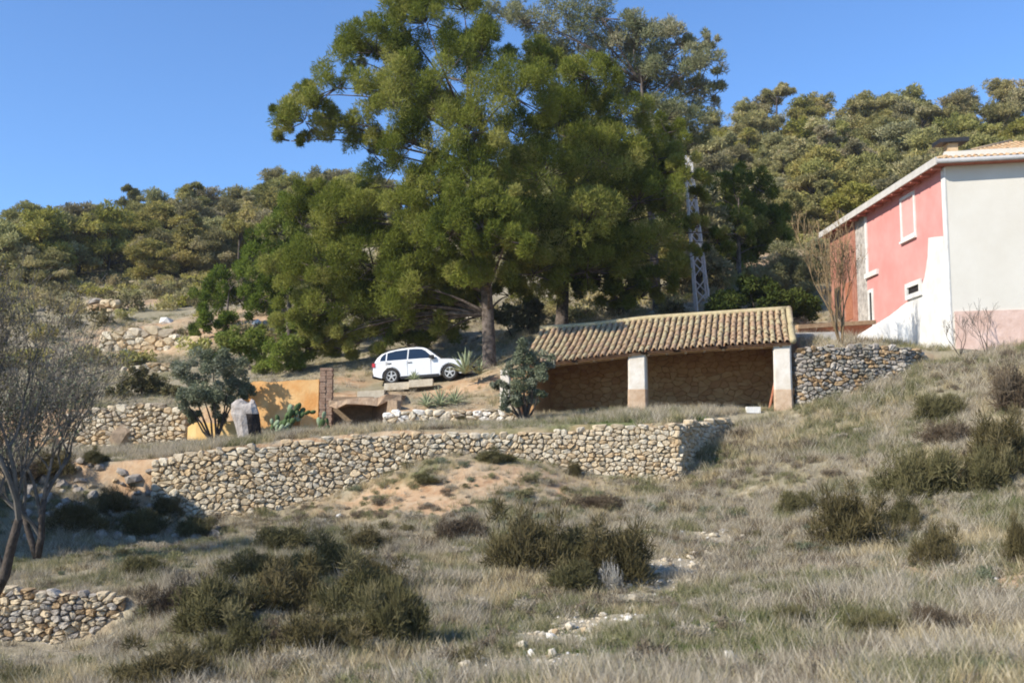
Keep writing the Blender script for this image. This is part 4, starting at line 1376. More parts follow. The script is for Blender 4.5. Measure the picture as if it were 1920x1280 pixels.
# the large pine: lobes by where they stand in the picture, each at its own depth
A_l = [(572, 228, 60, 0), (632, 165, 62, -1), (640, 250, 52, 1), (705, 100, 70, 0), (735, 190, 72, -2), (800, 45, 76, 0), (870, 20, 60, 1.5), (835, 145, 76, -2.5), (905, 100, 60, 0), (760, 110, 60, 1),
       (965, 185, 76, -3), (880, 250, 76, -3.5), (775, 275, 62, -2), (700, 290, 50, 0.5), (900, 345, 74, -4), (820, 360, 66, -2), (850, 440, 76, -3.5), (750, 405, 68, -1.5), (655, 410, 72, 1), (600, 370, 46, 1.5), (930, 420, 60, -4),
       (700, 500, 78, 1), (610, 500, 72, 2), (570, 425, 56, 2), (790, 540, 72, -0.5), (700, 590, 66, 2.5), (625, 585, 62, 3), (640, 635, 40, 3.5), (790, 615, 46, 2), (725, 640, 40, 3.5), (900, 510, 60, -2.5), (860, 575, 44, 1), (550, 590, 46, 3), (540, 520, 52, 3), (670, 545, 60, 3), (740, 560, 60, 3), (600, 640, 36, 4), (830, 600, 44, 3), (590, 180, 34, 1), (660, 110, 40, 1), (740, 40, 50, 1), (545, 265, 30, 1), (535, 215, 26, 0), (850, 520, 56, 0.5), (820, 635, 36, 3), (760, 648, 36, 3.5), (680, 640, 42, 3.5), (640, 655, 30, 4), (580, 655, 30, 4), (770, 480, 60, 0), (905, 430, 62, -6.3), (872, 535, 48, 1), (955, 555, 40, 2), (930, 480, 56, 0), (830, 570, 44, 2), (948, 452, 52, -6.5), (868, 445, 52, -5.8), (930, 385, 50, -6)]
A_back = [(720, 350, 50, 4), (760, 180, 65, 4), (850, 240, 70, 4.5), (820, 420, 70, 4), (700, 450, 66, 4.5), (880, 110, 60, 5), (640, 470, 60, 5), (930, 300, 60, 3)]
make_pine('pine_tree', 'largest pine, wide green crown over the white car, trunk right of the agave', P(918, 694, 50), lob(A_l, 50, 3, 1) + lob(A_back, 50, 3, 2), P(868, 200, 50), 0.36, M['pine'], seed=1, lean=(0.6, 0))
B_l = [(1045, 250, 76, -2), (1105, 150, 56, -2.5), (1015, 335, 82, -3.5), (1120, 300, 80, -2), (1170, 215, 52, -1), (1195, 380, 80, -1.5), (1095, 425, 88, -3), (975, 440, 78, -4), (1000, 515, 62, -3.5), (1100, 510, 66, -2.5), (1200, 470, 72, -1.5), (980, 260, 60, -1), (1262, 400, 46, 0), (1275, 485, 34, 0), (1235, 535, 40, -1), (1040, 130, 54, 1), (1230, 300, 54, 0), (1170, 545, 42, -1), (1250, 250, 40, 1), (1070, 200, 60, 0), (990, 120, 50, 1), (1150, 260, 56, 1), (1150, 520, 52, 0), (1200, 560, 44, 0), (1130, 470, 60, -2), (1050, 480, 60, -2), (1005, 535, 46, 1), (1100, 545, 42, 1), (1160, 560, 38, 0), (1345, 455, 30, 1), (1372, 440, 22, 1), (1287, 322, 40, 0), (1312, 425, 30, 0.5), (1262, 525, 36, 0), (1260, 345, 40, 1), (1300, 372, 26, 1)]
B_back = [(1050, 300, 70, 4), (1130, 400, 75, 4), (1200, 320, 60, 4), (1020, 420, 60, 3.5), (1080, 220, 60, 3.5), (1170, 480, 60, 3.5), (1060, 510, 56, 3.5)]
make_pine('pine_tree', 'second pine, dark shaded right half of the big crown, trunk standing behind the shed roof', P(1052, 613, 55), lob(B_l, 53, 2, 3) + lob(B_back, 53, 2, 4), P(1085, 190, 54), 0.36, M['pine'], seed=2, lean=(-0.2, 0))
C_l = [(985, 45, 52, 0), (940, 30, 36, 1), (1060, 25, 62, 1), (1130, 35, 60, -1), (1190, 85, 56, 0), (1225, 70, 44, 1), (1270, 85, 36, 0), (1302, 80, 28, 1), (1270, 140, 56, -1), (1325, 125, 40, 0), (1338, 180, 34, 0.5), (1210, 165, 58, 1), (1305, 225, 40, 0), (1250, 225, 56, -1), (1225, 275, 46, 0), (1285, 270, 40, 1), (1150, 110, 58, 2), (1080, 95, 58, 2), (1328, 75, 20, 0), (1030, 120, 50, 3), (1240, 120, 50, 2), (1290, 180, 44, 2), (1180, 200, 50, 3), (1345, 150, 22, 0), (1200, 45, 30, 0)]
make_pine('pine_tree', 'tall thin grey-green pine showing above and behind the right of the big pines', P(1235, 592, 62), lob(C_l, 61, 2, 5), P(1200, 120, 61), 0.3, M['pine_grey'], per=170, ln=0.28, wd=0.05, npuff=26, seed=3, gap=0.2, pr=(0.26, 0.38))
E_l = [(1355, 375, 42), (1400, 400, 42), (1370, 430, 46), (1420, 355, 34), (1440, 420, 34), (1335, 465, 36), (1400, 450, 40), (1380, 335, 26), (1345, 420, 40), (1415, 480, 36), (1450, 460, 34), (1370, 490, 36), (1460, 400, 26), (1320, 400, 30)]
make_pine('pine_tree', 'bushy dark green pine low on the slope just right of the lattice mast', P(1385, 535, 66), lob(E_l, 66, 2, 15), P(1385, 370, 66), 0.2, M['pine'], per=240, ln=0.32, wd=0.055, npuff=24, seed=6, gap=0.05)
D1 = [(545, 400, 34), (520, 440, 42), (560, 470, 46), (505, 500, 50), (480, 470, 34), (540, 550, 50), (490, 560, 46), (600, 600, 40), (520, 610, 36), (560, 620, 34)]
make_pine('young_pine', 'bright green young pine between the hillside trees and the biggest pine', P(540, 660, 58), lob(D1, 58, 2, 6), P(548, 400, 58), 0.18, M['pine_young'], per=260, ln=0.28, wd=0.055, npuff=20, seed=4)
D2 = [(425, 530, 40), (395, 560, 36), (455, 565, 38), (400, 605, 36), (440, 610, 34), (380, 625, 24), (470, 520, 34)]
make_pine('young_pine', 'small rounded bright green pine on the slope above the olive tree', P(420, 648, 62), lob(D2, 62, 2, 7), P(430, 540, 62), 0.14, M['pine_young'], per=260, ln=0.28, wd=0.055, npuff=20, seed=5)

# bushes behind the walls
def leafy_bush(name, label, cat, lobes, m, base, per=150, ln=0.16, wd=0.06, npuff=16, seed=1, stem=True, up=0.2):
    rg = np.random.default_rng(seed)
    root = thing(name, label, cat, tuple(base))
    base = Vector(base)
    cs, rr, tn = [], [], []
    st = MB()
    for c, r_ in lobes:
        lt = rg.uniform(0.3, 0.7)
        for k in range(max(4, int(npuff * (r_ / 0.9) ** 1.3))):
            u = unit(rg.normal(size=3))
            p = np.array(c) + u * r_ * rg.uniform(0.35, 0.95) * np.array([1, 1, 0.85])
            cs.append(p)
            rr.append(r_ * rg.uniform(0.25, 0.42))
            tn.append(lt + rg.normal() * 0.15)
        st.tube([Vector((rg.uniform(-.1, .1), rg.uniform(-.1, .1), -0.2)), (Vector(c) - base) * 0.5 + Vector((rg.uniform(-.1, .1), 0, -0.1)), Vector(c) - base], [0.06, 0.04, 0.02], 5)
    V, T = puffs(cs, rr, per, ln, wd, tn, up=up, rand=0.8, flat=0.9, low=-0.9, rg=rg, shell=0.3)
    V -= np.array(base)
    link('foliage', array_mesh('foliage', V, quads(len(V) // 4), m, tint=T), root)
    if stem:
        st.build('stems', M['bark_dark'], root)
    return root
leafy_bush('dark_bush', 'wide dark green bush behind the right end of the shed roof', 'bush', lob([(1370, 570, 40), (1420, 555, 42), (1470, 560, 40), (1515, 585, 34), (1345, 590, 28), (1440, 590, 36), (1400, 530, 26)], 52, 1.2, 8), M['hedge'], P(1430, 625, 52), seed=8, per=160, ln=0.2, wd=0.08)
leafy_bush('green_bush', 'low olive-green bush on the slope left of the car under the big pine', 'bush', lob([(470, 650, 40), (530, 660, 44), (560, 680, 34), (430, 640, 34), (500, 690, 30), (400, 680, 26)], 54, 1.2, 9), M['pine_young'], P(500, 715, 54), seed=9, ln=0.2, wd=0.07)
leafy_bush('olive_tree', 'small grey-green olive tree with thin trunk in front of the low yellow wall', 'tree', lob([(355, 700, 36), (400, 680, 40), (440, 700, 36), (380, 740, 38), (425, 740, 34), (345, 750, 26), (410, 775, 22), (450, 730, 26), (365, 780, 20)], 43, 0.8, 10), M['olive'], P(403, 828, 43), seed=10, ln=0.13, wd=0.045, per=240)
leafy_bush('olive_shrub', 'grey-green olive shrub hiding the left end of the shed', 'shrub', lob([(985, 660, 32), (1015, 680, 30), (965, 690, 30), (1000, 710, 34), (960, 735, 30), (990, 750, 30), (1010, 735, 20), (945, 760, 16), (940, 720, 18)], 40.6, 0.6, 11), M['olive'], P(985, 785, 40.6), seed=11, ln=0.13, wd=0.045, per=170)
leafy_bush('green_bush', 'tangled dull bush above the upper dry-stone wall left of the olive tree', 'bush', lob([(240, 730, 34), (290, 725, 36), (210, 745, 26), (320, 735, 22), (260, 700, 22)], 50, 1, 12), M['broom_green'], P(265, 765, 50), seed=12, ln=0.2, wd=0.05)
leafy_bush('green_bush', 'pale green bush on the slope just behind the trunk of the biggest pine', 'bush', lob([(985, 600, 34), (960, 630, 30), (1000, 570, 24), (940, 590, 24)], 57, 1, 13), M['olive'], P(975, 655, 57), seed=13, ln=0.22, wd=0.08)

leafy_bush('dry_bush', 'large pale dry bush on the slope left of the red masonry end of the house', 'bush', lob([(1470, 490, 40), (1512, 505, 38), (1440, 525, 34), (1500, 545, 34), (1465, 545, 30), (1530, 470, 26)], 60, 1.2, 16), M['olive_grass'], P(1485, 585, 60), seed=16, ln=0.24, wd=0.035, per=260, npuff=20)
# hillside pines: six crowns, copied
def hill_proto(seed, needle, kind):
    rg = np.random.default_rng(seed)
    base = Vector((0, 0, 0))
    cs, rr, tn = [], [], []
    hgt = 6.0
    lobes = []
    if kind == 'round':
        for k in range(12):
            a = rg.uniform(0, 6.28)
            d = rg.uniform(0, 2.0)
            lobes.append((Vector((math.cos(a) * d, math.sin(a) * d, rg.uniform(1.3, 5.0) - 0.25 * d)), rg.uniform(1.0, 1.5)))
    elif kind == 'umbrella':
        for k in range(8):
            a = rg.uniform(0, 6.28)
            d = rg.uniform(0.2, 2.2)
            lobes.append((Vector((math.cos(a) * d, math.sin(a) * d, rg.uniform(4.6, 5.4))), rg.uniform(0.65, 0.95)))
    else:
        for k in range(10):
            z = 1.3 + 4.4 * k / 9
            a = rg.uniform(0, 6.28)
            d = rg.uniform(0.2, 1.0) * (1.7 - 1.2 * k / 9)
            lobes.append((Vector((math.cos(a) * d, math.sin(a) * d, z)), 1.25 - 0.6 * k / 9))
    tb = MB()
    tb.tube([Vector((0, 0, -0.8)), Vector((rg.uniform(-.2, .2), 0, 2)), Vector((rg.uniform(-.3, .3), 0, 4.8))], [0.17, 0.13, 0.05], 6)
    for c, r_ in lobes:
        tb.tube([Vector((0, 0, max(1.0, c.z - 1.2))), c], [0.06, 0.03], 4)
        lt = rg.uniform(0.2, 0.75)
        for k in range(9):
            u = unit(rg.normal(size=3))
            if u[2] < -0.3: u[2] *= -0.5
            cs.append(np.array(c) + u * r_ * rg.uniform(0.4, 0.95) * np.array([1, 1, 0.75]))
            rr.append(r_ * rg.uniform(0.34, 0.48))
            tn.append(lt + rg.normal() * 0.15)
    V, T = puffs(cs, rr, 95, 0.36, 0.085, tn, rg=rg, low=-0.8, shell=0.3, rand=0.75)
    return array_mesh('crown', V, quads(len(V) // 4), needle, tint=T), tb.mesh('trunk', M['bark_dark'], smooth=True)
protos = [hill_proto(101, M['hill_pine'], 'round'), hill_proto(102, M['hill_pine_b'], 'round'), hill_proto(103, M['hill_pine'], 'round'), hill_proto(104, M['hill_pine'], 'cone'), hill_proto(105, M['hill_pine_b'], 'umbrella'), hill_proto(106, M['hill_pine'], 'umbrella'), hill_proto(107, M['hill_pine_b'], 'cone')]
def hill_tree(p, s, k, label, group=None, sz=1.0, rot=None):
    t = thing('hillside_pine', label, 'tree', (p.x, p.y, p.z), random.uniform(0, 6.28) if rot is None else rot, group)
    t.scale = (s, s, s * sz)
    link('crown', protos[k][0], t)
    link('trunk', protos[k][1], t)
    return t
placed = []
def clear_of(p, d):
    return all((p.x - q.x) ** 2 + (p.y - q.y) ** 2 > d * d for q in placed)
# those that stand out on the skyline, by where their tops are
for px, ytop, Y, s, k, lab in (
        (76, 384, 138, 1.05, 2, 'round-topped pine standing alone on the left skyline, farthest left of the tall ones'),
        (172, 384, 140, 1.1, 3, 'pointed dark pine on the left skyline, second from the left of the tall ones'),
        (262, 380, 142, 1.15, 0, 'broad pine on the left skyline between the pointed one and the dense dark one'),
        (375, 356, 145, 1.3, 1, 'dense dark pine on the left skyline left of the pale feathery one'),
        (492, 346, 147, 1.4, 1, 'pale feathery pine on the left skyline next to the big pine'),
        (0, 424, 132, 1.0, 2, 'pine at the extreme left edge of the skyline'),
        (1418, 172, 160, 1.7, 1, 'flat-topped umbrella pine on the right skyline nearest the big pines'),
        (1526, 172, 160, 1.35, 0, 'small rounded umbrella pine on the right skyline, second from the big pines'),
        (1660, 172, 162, 1.2, 0, 'pine with raised top on the right skyline above the white side of the roof line'),
        (1722, 190, 160, 1.0, 2, 'low pine on the right skyline just right of the raised-top one'),
        (1798, 182, 162, 1.1, 1, 'greyish pine on the right skyline above the black flue cap'),
        (1888, 182, 160, 1.15, 3, 'pine on the right skyline at the right edge of the picture'),
        (283, 440, 98, 1.0, 0, 'yellow-green pine with dark shaded foot in the clearing edge on the left hillside'),
        (1545, 345, 84, 1.0, 3, 'dark slender conifer just behind the far end of the house roof')):
    tp = P(px, ytop, Y)
    z0 = gz(tp.x, tp.y)
    h = max(3.0, tp.z - z0)
    hill_tree(Vector((tp.x, tp.y, z0)), s, k, lab, sz=max(0.45, min(2.0, h / (6.0 * s))))
    placed.append(Vector((tp.x, tp.y, 0)))
rh = np.random.default_rng(55)
nl = nr = 0
tries = 0
hill_list = []
while tries < 6000 and len(hill_list) < 270:
    tries += 1
    px, py = rh.uniform(-60, 1980), rh.uniform(215, 560)
    if len(hill_list) < 90: px = rh.uniform(-60, 720)
    if px < 700 and py < 400: continue
    if 560 < px < 1250 and py > 420: continue
    if 120 < px < 520 and py > 525: continue
    if px < 120 and py > 550: continue
    if 1340 < px and py > 470: continue
    g = ground(px, py, 62)
    if g is None or g.y > 185: continue
    d = 3.0 if g.y < 110 else 3.7
    if not clear_of(g, d): continue
    placed.append(g)
    k = int(rh.choice([0, 1, 2, 3, 4, 5, 6], p=[.27, .26, .25, .08, .03, .03, .08]))
    s = rh.uniform(0.8, 1.4) * (0.85 if g.y < 90 else 1.0)
    hill_list.append((px, py, g, k, s))
LOOK = ['yellowish rounded', 'greyish rounded', 'yellow-green rounded', 'narrow green', 'greyish flat-topped', 'green flat-topped', 'narrow greyish']
ORD = ['leftmost', 'second', 'third', 'fourth', 'fifth', 'sixth', 'seventh', 'eighth', 'ninth', 'tenth', 'eleventh', 'twelfth', 'thirteenth', 'fourteenth', 'fifteenth', 'sixteenth', 'seventeenth', 'eighteenth', 'nineteenth', 'twentieth', 'twenty-first', 'twenty-second', 'twenty-third', 'twenty-fourth', 'twenty-fifth', 'twenty-sixth', 'twenty-seventh', 'twenty-eighth', 'twenty-ninth', 'thirtieth']
zones = {}
for h in hill_list:
    side = 'on the hillside left of the big pines' if h[0] < 960 else 'on the hillside above the house'
    lim = (455, 500) if h[0] < 960 else (300, 380)
    lvl = 'high' if h[1] < lim[0] else ('half-way up' if h[1] < lim[1] else 'low')
    zones.setdefault((lvl, side, h[3]), []).append(h)
for (lvl, side, k), lst in zones.items():
    lst.sort(key=lambda h: h[0])
    where = ('halfway up' if lvl == 'half-way up' else lvl + ' on') + (' the left hillside' if 'left' in side else ' the hillside above the house')
    for n_, (px, py, g, k_, s) in enumerate(lst):
        if len(lst) == 1: lab = 'only %s pine %s' % (LOOK[k], where)
        elif n_ == 0: lab = 'leftmost %s pine %s' % (LOOK[k], where)
        elif n_ == len(lst) - 1: lab = 'rightmost %s pine %s' % (LOOK[k], where)
        else: lab = '%s %s pine from the left, %s' % (ORD[n_], LOOK[k], where)
        hill_tree(g, s, k, lab, 'pines ' + side, rh.uniform(0.8, 1.1))
print('HILL', nl, nr)

# ------------------------------------------------------------------ lattice mast among the pines
mast_b = P(1318, 572, 58)
mast = thing('lattice_mast', 'pale steel lattice mast rising between the dark pine branches', 'mast', tuple(mast_b))
mh = P(1280, 292, 58).z - mast_b.z
for sx, sy in ((-1, -1), (1, -1), (1, 1), (-1, 1)):
    mb = MB()
    mb.tube([Vector((sx * 0.36, sy * 0.36, -0.5)), Vector((sx * 0.17 - 0.7, sy * 0.17, mh))], [0.06, 0.045], 5)
    mb.build('leg', M['steel'], mast)
N = 11
for k in range(N):
    t0, t1 = k / N, (k + 1) / N
    def cr(t, sx, sy): return Vector((sx * (0.36 - 0.19 * t) - 0.7 * t, sy * (0.36 - 0.19 * t), mh * t))
    for (a, b) in (((-1, -1), (1, -1)), ((1, -1), (1, 1)), ((1, 1), (-1, 1)), ((-1, 1), (-1, -1))):
        mb = MB()
        mb.tube([cr(t0, *a), cr(t1, *b)] if k % 2 else [cr(t0, *b), cr(t1, *a)], 0.035, 4)
        mb.build('brace', M['steel'], mast)

# ------------------------------------------------------------------ bare trees
def bare_tree(name, label, cat, base, start_dirs, r0, ln, levels, m, seed, leaf=None, leaf_n=0, spread=0.55, up=0.15, minr=0.006, leaf_len=0.07, ratio=0.74, kids=(2, 3)):
    rg = np.random.default_rng(seed)
    root = thing(name, label, cat, tuple(base))
    tr, br = MB(), MB()
    tips = []
    def grow(p, d, L_, r_, lev):
        n = 3
        pts = [p]
        for k in range(n):
            d = (d + Vector(rg.normal(size=3)) * 0.13 + Vector((0, 0, up * 0.3))).normalized()
            pts.append(pts[-1] + d * (L_ / n))
        r1 = max(minr, r_ * 0.72)
        (tr if lev == 0 else br).tube(pts, [r_ + (r1 - r_) * k / n for k in range(n + 1)], 7 if lev < 2 else (5 if lev < 4 else 3))
        if lev >= levels - 2:
            tips.extend(pts[1:])
        if lev == levels: return
        for k in range(int(rg.integers(kids[0], kids[1] + 1))):
            q = pts[-1] if k < 2 else pts[int(rg.integers(1, n))]
            nd = (d + Vector(rg.normal(size=3)) * spread + Vector((0, 0, up))).normalized()
            grow(q, nd, L_ * ratio * rg.uniform(0.75, 1.15), r1 * rg.uniform(0.6, 0.85), lev + 1)
    for d, f in start_dirs:
        grow(Vector((0, 0, -0.2)), Vector(d).normalized(), ln * f, r0 * (0.6 + 0.4 * f), 0)
    tr.build('trunk', M['bark_dark'] if m is not M['twig_brown'] else m, root, smooth=True)
    br.build('branches', m, root)
    if leaf is not None and leaf_n:
        t = np.array([tuple(q) for q in tips])
        pick = rg.integers(0, len(t), leaf_n)
        pos = t[pick] + rg.normal(size=(leaf_n, 3)) * 0.10
        d = unit(rg.normal(size=(leaf_n, 3)) + np.array([0, 0, 0.3]))
        V, T = kites(pos, d, leaf_len * rg.uniform(0.6, 1.4, leaf_n), leaf_len * 0.4 * rg.uniform(0.7, 1.3, leaf_n), rg.random(leaf_n), rg)
        link('leaves', array_mesh('leaves', V, quads(len(V) // 4), leaf, tint=T), root)
    return root
ab = P(-18, 1112, 22.0)
bare_tree('almond_tree', 'leaning almost bare tree with dark trunk at the left edge of the picture', 'tree', ab, [((0.75, 0.1, 1.0), 1.0), ((-0.3, 0.2, 1.0), 0.9)], 0.115, 1.9, 6, M['twig'], 61, M['broom_green'], 4200, up=0.28, spread=0.5, ratio=0.82, leaf_len=0.085, kids=(2, 4))
bare_tree('almond_tree', 'bare leafless tree behind the leaning trunk at the left edge', 'tree', P(70, 1030, 27.5), [((0.1, 0.1, 1.0), 1.0), ((-0.5, 0.0, 1.0), 0.8)], 0.1, 1.5, 6, M['twig'], 66, M['olive'], 3600, up=0.3, spread=0.45, ratio=0.84, leaf_len=0.10, kids=(2, 4))
bare_tree('climber_tree', 'bare brown many-stemmed tree in front of the red masonry end of the house', 'tree', P(1578, 646, 43.6), [((-0.22, 0.1, 1), 1.0), ((0.14, 0.1, 1), 1.05), ((0.0, 0.2, 1), 1.0), ((-0.4, 0, 0.9), 0.9)], 0.055, 1.6, 5, M['twig_brown'], 62, M['broom_brown'], 900, up=0.5, spread=0.26, ratio=0.78, minr=0.009)
for x, y, Y, s, lab in ((1800, 660, 40.9, 0.9, 'thin bare shrub against the brick plinth at the house corner'), (1850, 655, 40.5, 1.0, 'thin bare shrub against the white side of the house near the right edge')):
    bare_tree('bare_shrub', lab, 'shrub', P(x, y, Y), [((0.3, 0, 1), s), ((-0.3, 0, 1), s), ((0, -0.2, 1), s)], 0.02, 0.7 * s, 4, M['twig'], int(x), None, 0, up=0.25, spread=0.4)
# shadow-giving olive tree just left of the frame
rgo = np.random.default_rng(15)
ol = []
for k in range(46):
    a_, d_ = rgo.uniform(0, 6.28), 3.2 * rgo.random() ** 0.5
    ol.append((Vector((-20.6 + d_ * math.cos(a_), 30.4 + d_ * math.sin(a_), rgo.uniform(-0.2, 4.7) - 0.3 * d_)), rgo.uniform(0.9, 1.3)))
leafy_bush('olive_tree', 'dense olive tree standing just outside the left edge of the picture', 'tree', ol, M['olive'], (-20.6, 30.4, gz(-20.6, 30.4)), seed=14, ln=0.26, wd=0.13, per=170, npuff=22)

# ------------------------------------------------------------------ stump, cactus, agaves, rocks
sp = P(462, 838, 38.6)
stump = thing('hollow_stump', 'pale hollow tree stump with dark side of char and painted shade on top of the long stone wall', 'stump', tuple(sp))
mb = MB()
rings = []
H0 = P(460, 752, 38.6).z - sp.z
for t, w, dx in ((-0.15, 0.5, 0.16), (0.0, 0.46, 0.12), (0.25, 0.43, 0.06), (0.5, 0.44, 0.0), (0.72, 0.48, -0.06), (0.88, 0.44, -0.10), (0.97, 0.33, -0.06), (1.0, 0.18, -0.03)):
    ring = []
    for k in range(14):
        a = 2 * math.pi * k / 14
        rr = w * (1 + 0.13 * math.sin(3 * a + t * 4) + 0.06 * math.sin(7 * a))
        ring.append(Vector((dx + rr * math.cos(a), rr * 0.8 * math.sin(a), H0 * t + (0.1 * math.sin(2 * a + 1) if t > 0.8 else 0))))
    rings.append(ring)
mb.grid(rings, True, 0, False, True)
for fi in range(len(mb.f) - 1):
    ri, k = divmod(fi, 14)
    if k in (11, 12, 13, 0) and ri < 4: mb.m[fi] = 1  # dark faces paint the stump's shadow side along with char
mb.build('trunk', [M['stump'], M['stump_char_shade']], stump)
def on_ground(px, Y):
    x = P(px, 800, Y).x
    return Vector((x, Y, gz(x, Y)))

def pad(mb, c, d, nrm, L_, W_, mi=0):
    side = d.cross(nrm).normalized()
    ring_f, ring_b = [], []
    for k in range(10):
        a = 2 * math.pi * k / 10
        p = c + d * (L_ * 0.5 + L_ * 0.5 * math.sin(a)) + side * (W_ * 0.5 * math.cos(a) * (0.85 + 0.15 * math.sin(a)))
        ring_f.append(p + nrm * 0.02)
        ring_b.append(p - nrm * 0.02)
    mid = c + d * (L_ * 0.5)
    mb.grid([ring_b, ring_f], True, mi)
    for k in range(10):
        mb.poly([ring_f[k], ring_f[(k + 1) % 10], mid + nrm * 0.05], mi)
        mb.poly([ring_b[(k + 1) % 10], ring_b[k], mid - nrm * 0.05], mi)
def cactus(label, base, n, hmax, seed, dry=False, pale=0.4):
    rg = np.random.default_rng(seed)
    root = thing('prickly_pear', label, 'cactus', tuple(base))
    tips = [(Vector((rg.uniform(-0.35, 0.35), rg.uniform(-0.2, 0.2), -0.05)), Vector((rg.uniform(-.3, .3), rg.uniform(-.2, .2), 1)).normalized()) for _ in range(max(2, n // 6))]
    for i in range(n):
        k = int(rg.integers(len(tips)))
        p, d = tips[k]
        if p.z > hmax: continue
        nrm = Vector((rg.uniform(-1, 1), rg.uniform(-1.2, -0.3), rg.uniform(-.2, .2)))
        nrm = (nrm - d * nrm.dot(d)).normalized()
        L_ = rg.uniform(0.24, 0.36)
        mb = MB()
        pad(mb, p, d, nrm, L_, L_ * rg.uniform(0.6, 0.78))
        m = M['cactus_dry'] if dry else (M['cactus_pale'] if rg.random() < pale else M['cactus'])
        mb.build('pad', m, root, smooth=True)
        e = p + d * L_ * 0.95
        side = d.cross(nrm)
        tips[k] = (e, (d + Vector((rg.uniform(-.5, .5), rg.uniform(-.3, .3), 0.9))).normalized())
        if rg.random() < 0.7:
            tips.append((p + d * L_ * 0.7 + side * L_ * 0.25, (d * 0.6 + side * 0.7 + Vector((0, 0, 0.3))).normalized()))
    return root
cactus('tall dark green prickly pear in front of the orange wall', on_ground(537, 42.0), 34, 1.05, 71, pale=0.25)
cactus('low pale prickly pear spreading beside the hollow stump', on_ground(512, 41.0), 22, 0.5, 72, pale=0.8)
cactus('withered orange-brown prickly pear right of the tall dark green one', on_ground(561, 42.4), 7, 0.9, 73, dry=True)
cactus('small flat prickly pear with dark pads at the foot of the brick pier', on_ground(600, 41.8), 14, 0.5, 74, pale=0.4)

def rosette(label, base, n, L_, w, m, seed, droop=0.2, name='agave'):
    rg = np.random.default_rng(seed)
    root = thing(name, label, 'agave' if name == 'agave' else 'plant', tuple(base))
    for i in range(n):
        a = 2.399 * i
        el = R(82) - R(62) * (i / n)
        d = Vector((math.cos(a) * math.cos(el), math.sin(a) * math.cos(el), math.sin(el)))
        side = d.cross(Vector((0, 0, 1))).normalized()
        nr = side.cross(d)
        l = L_ * rg.uniform(0.8, 1.1)
        mb = MB()
        rings = []
        for t, ww in ((0, 0.6), (0.3, 1.0), (0.65, 0.7), (1.0, 0.04)):
            c = d * (l * t) - Vector((0, 0, droop * l * t * t * math.cos(el)))
            rings.append([c - side * (w * ww / 2) + nr * 0.03 * ww, c - nr * 0.015, c + side * (w * ww / 2) + nr * 0.03 * ww, c + nr * 0.004])
        mb.grid(rings, True, 0, True, True)
        mb.build('leaf', m, root)
    return root
rosette('large grey-green agave in front of the bonnet of the white car', P(872, 700, 46.6), 26, 1.15, 0.16, M['agave'], 81)
rosette('small agave in the gap between the large agave and the pine trunk', P(898, 702, 47.2), 16, 0.7, 0.12, M['agave'], 82)
for i, (x, y, Y, s, lab) in enumerate(((800, 762, 43.4, 0.75, 'spiky grass clump above the low pale kerb wall, left of two larger ones'), (826, 760, 43.6, 0.85, 'spiky grass clump above the low pale kerb wall, middle of three'), (852, 756, 43.8, 0.8, 'spiky grass clump above the low pale kerb wall, right of three'), (776, 712, 47.6, 0.5, 'spiky tuft growing against the sill of the parked car'))):
    rosette(lab, P(x, y, Y), 30, s, 0.05, M['agave'], 90 + i, droop=0.5, name='spiky_plant')

def rock_mesh(seed, n=1):
    rg = np.random.default_rng(seed)
    bm = bmesh.new()
    bmesh.ops.create_icosphere(bm, subdivisions=1, radius=1.0)
    for v in bm.verts:
        k = 1 + rg.uniform(-0.25, 0.25)
        v.co = Vector((v.co.x * k, v.co.y * k * 0.85, v.co.z * k * 0.72))
    me = bpy.data.meshes.new('rock')
    bm.to_mesh(me)
    bm.free()
    return me
rocks = []
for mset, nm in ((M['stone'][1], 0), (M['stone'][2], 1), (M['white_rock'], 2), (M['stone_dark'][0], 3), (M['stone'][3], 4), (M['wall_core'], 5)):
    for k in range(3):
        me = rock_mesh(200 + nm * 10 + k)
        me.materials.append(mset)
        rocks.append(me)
def rock(p, s, k, label, group=None, name='stone', sink=0.3):
    o = link(name, rocks[k], None, Vector(p) + Vector((0, 0, s * (0.7 - sink) * 0.6)))
    o.scale = (s * random.uniform(0.85, 1.25), s * random.uniform(0.8, 1.1), s * random.uniform(0.75, 1.05))
    o.rotation_euler = (random.uniform(-.4, .4), random.uniform(-.4, .4), random.uniform(0, 6.28))
    return tag(o, label, 'stone', group)
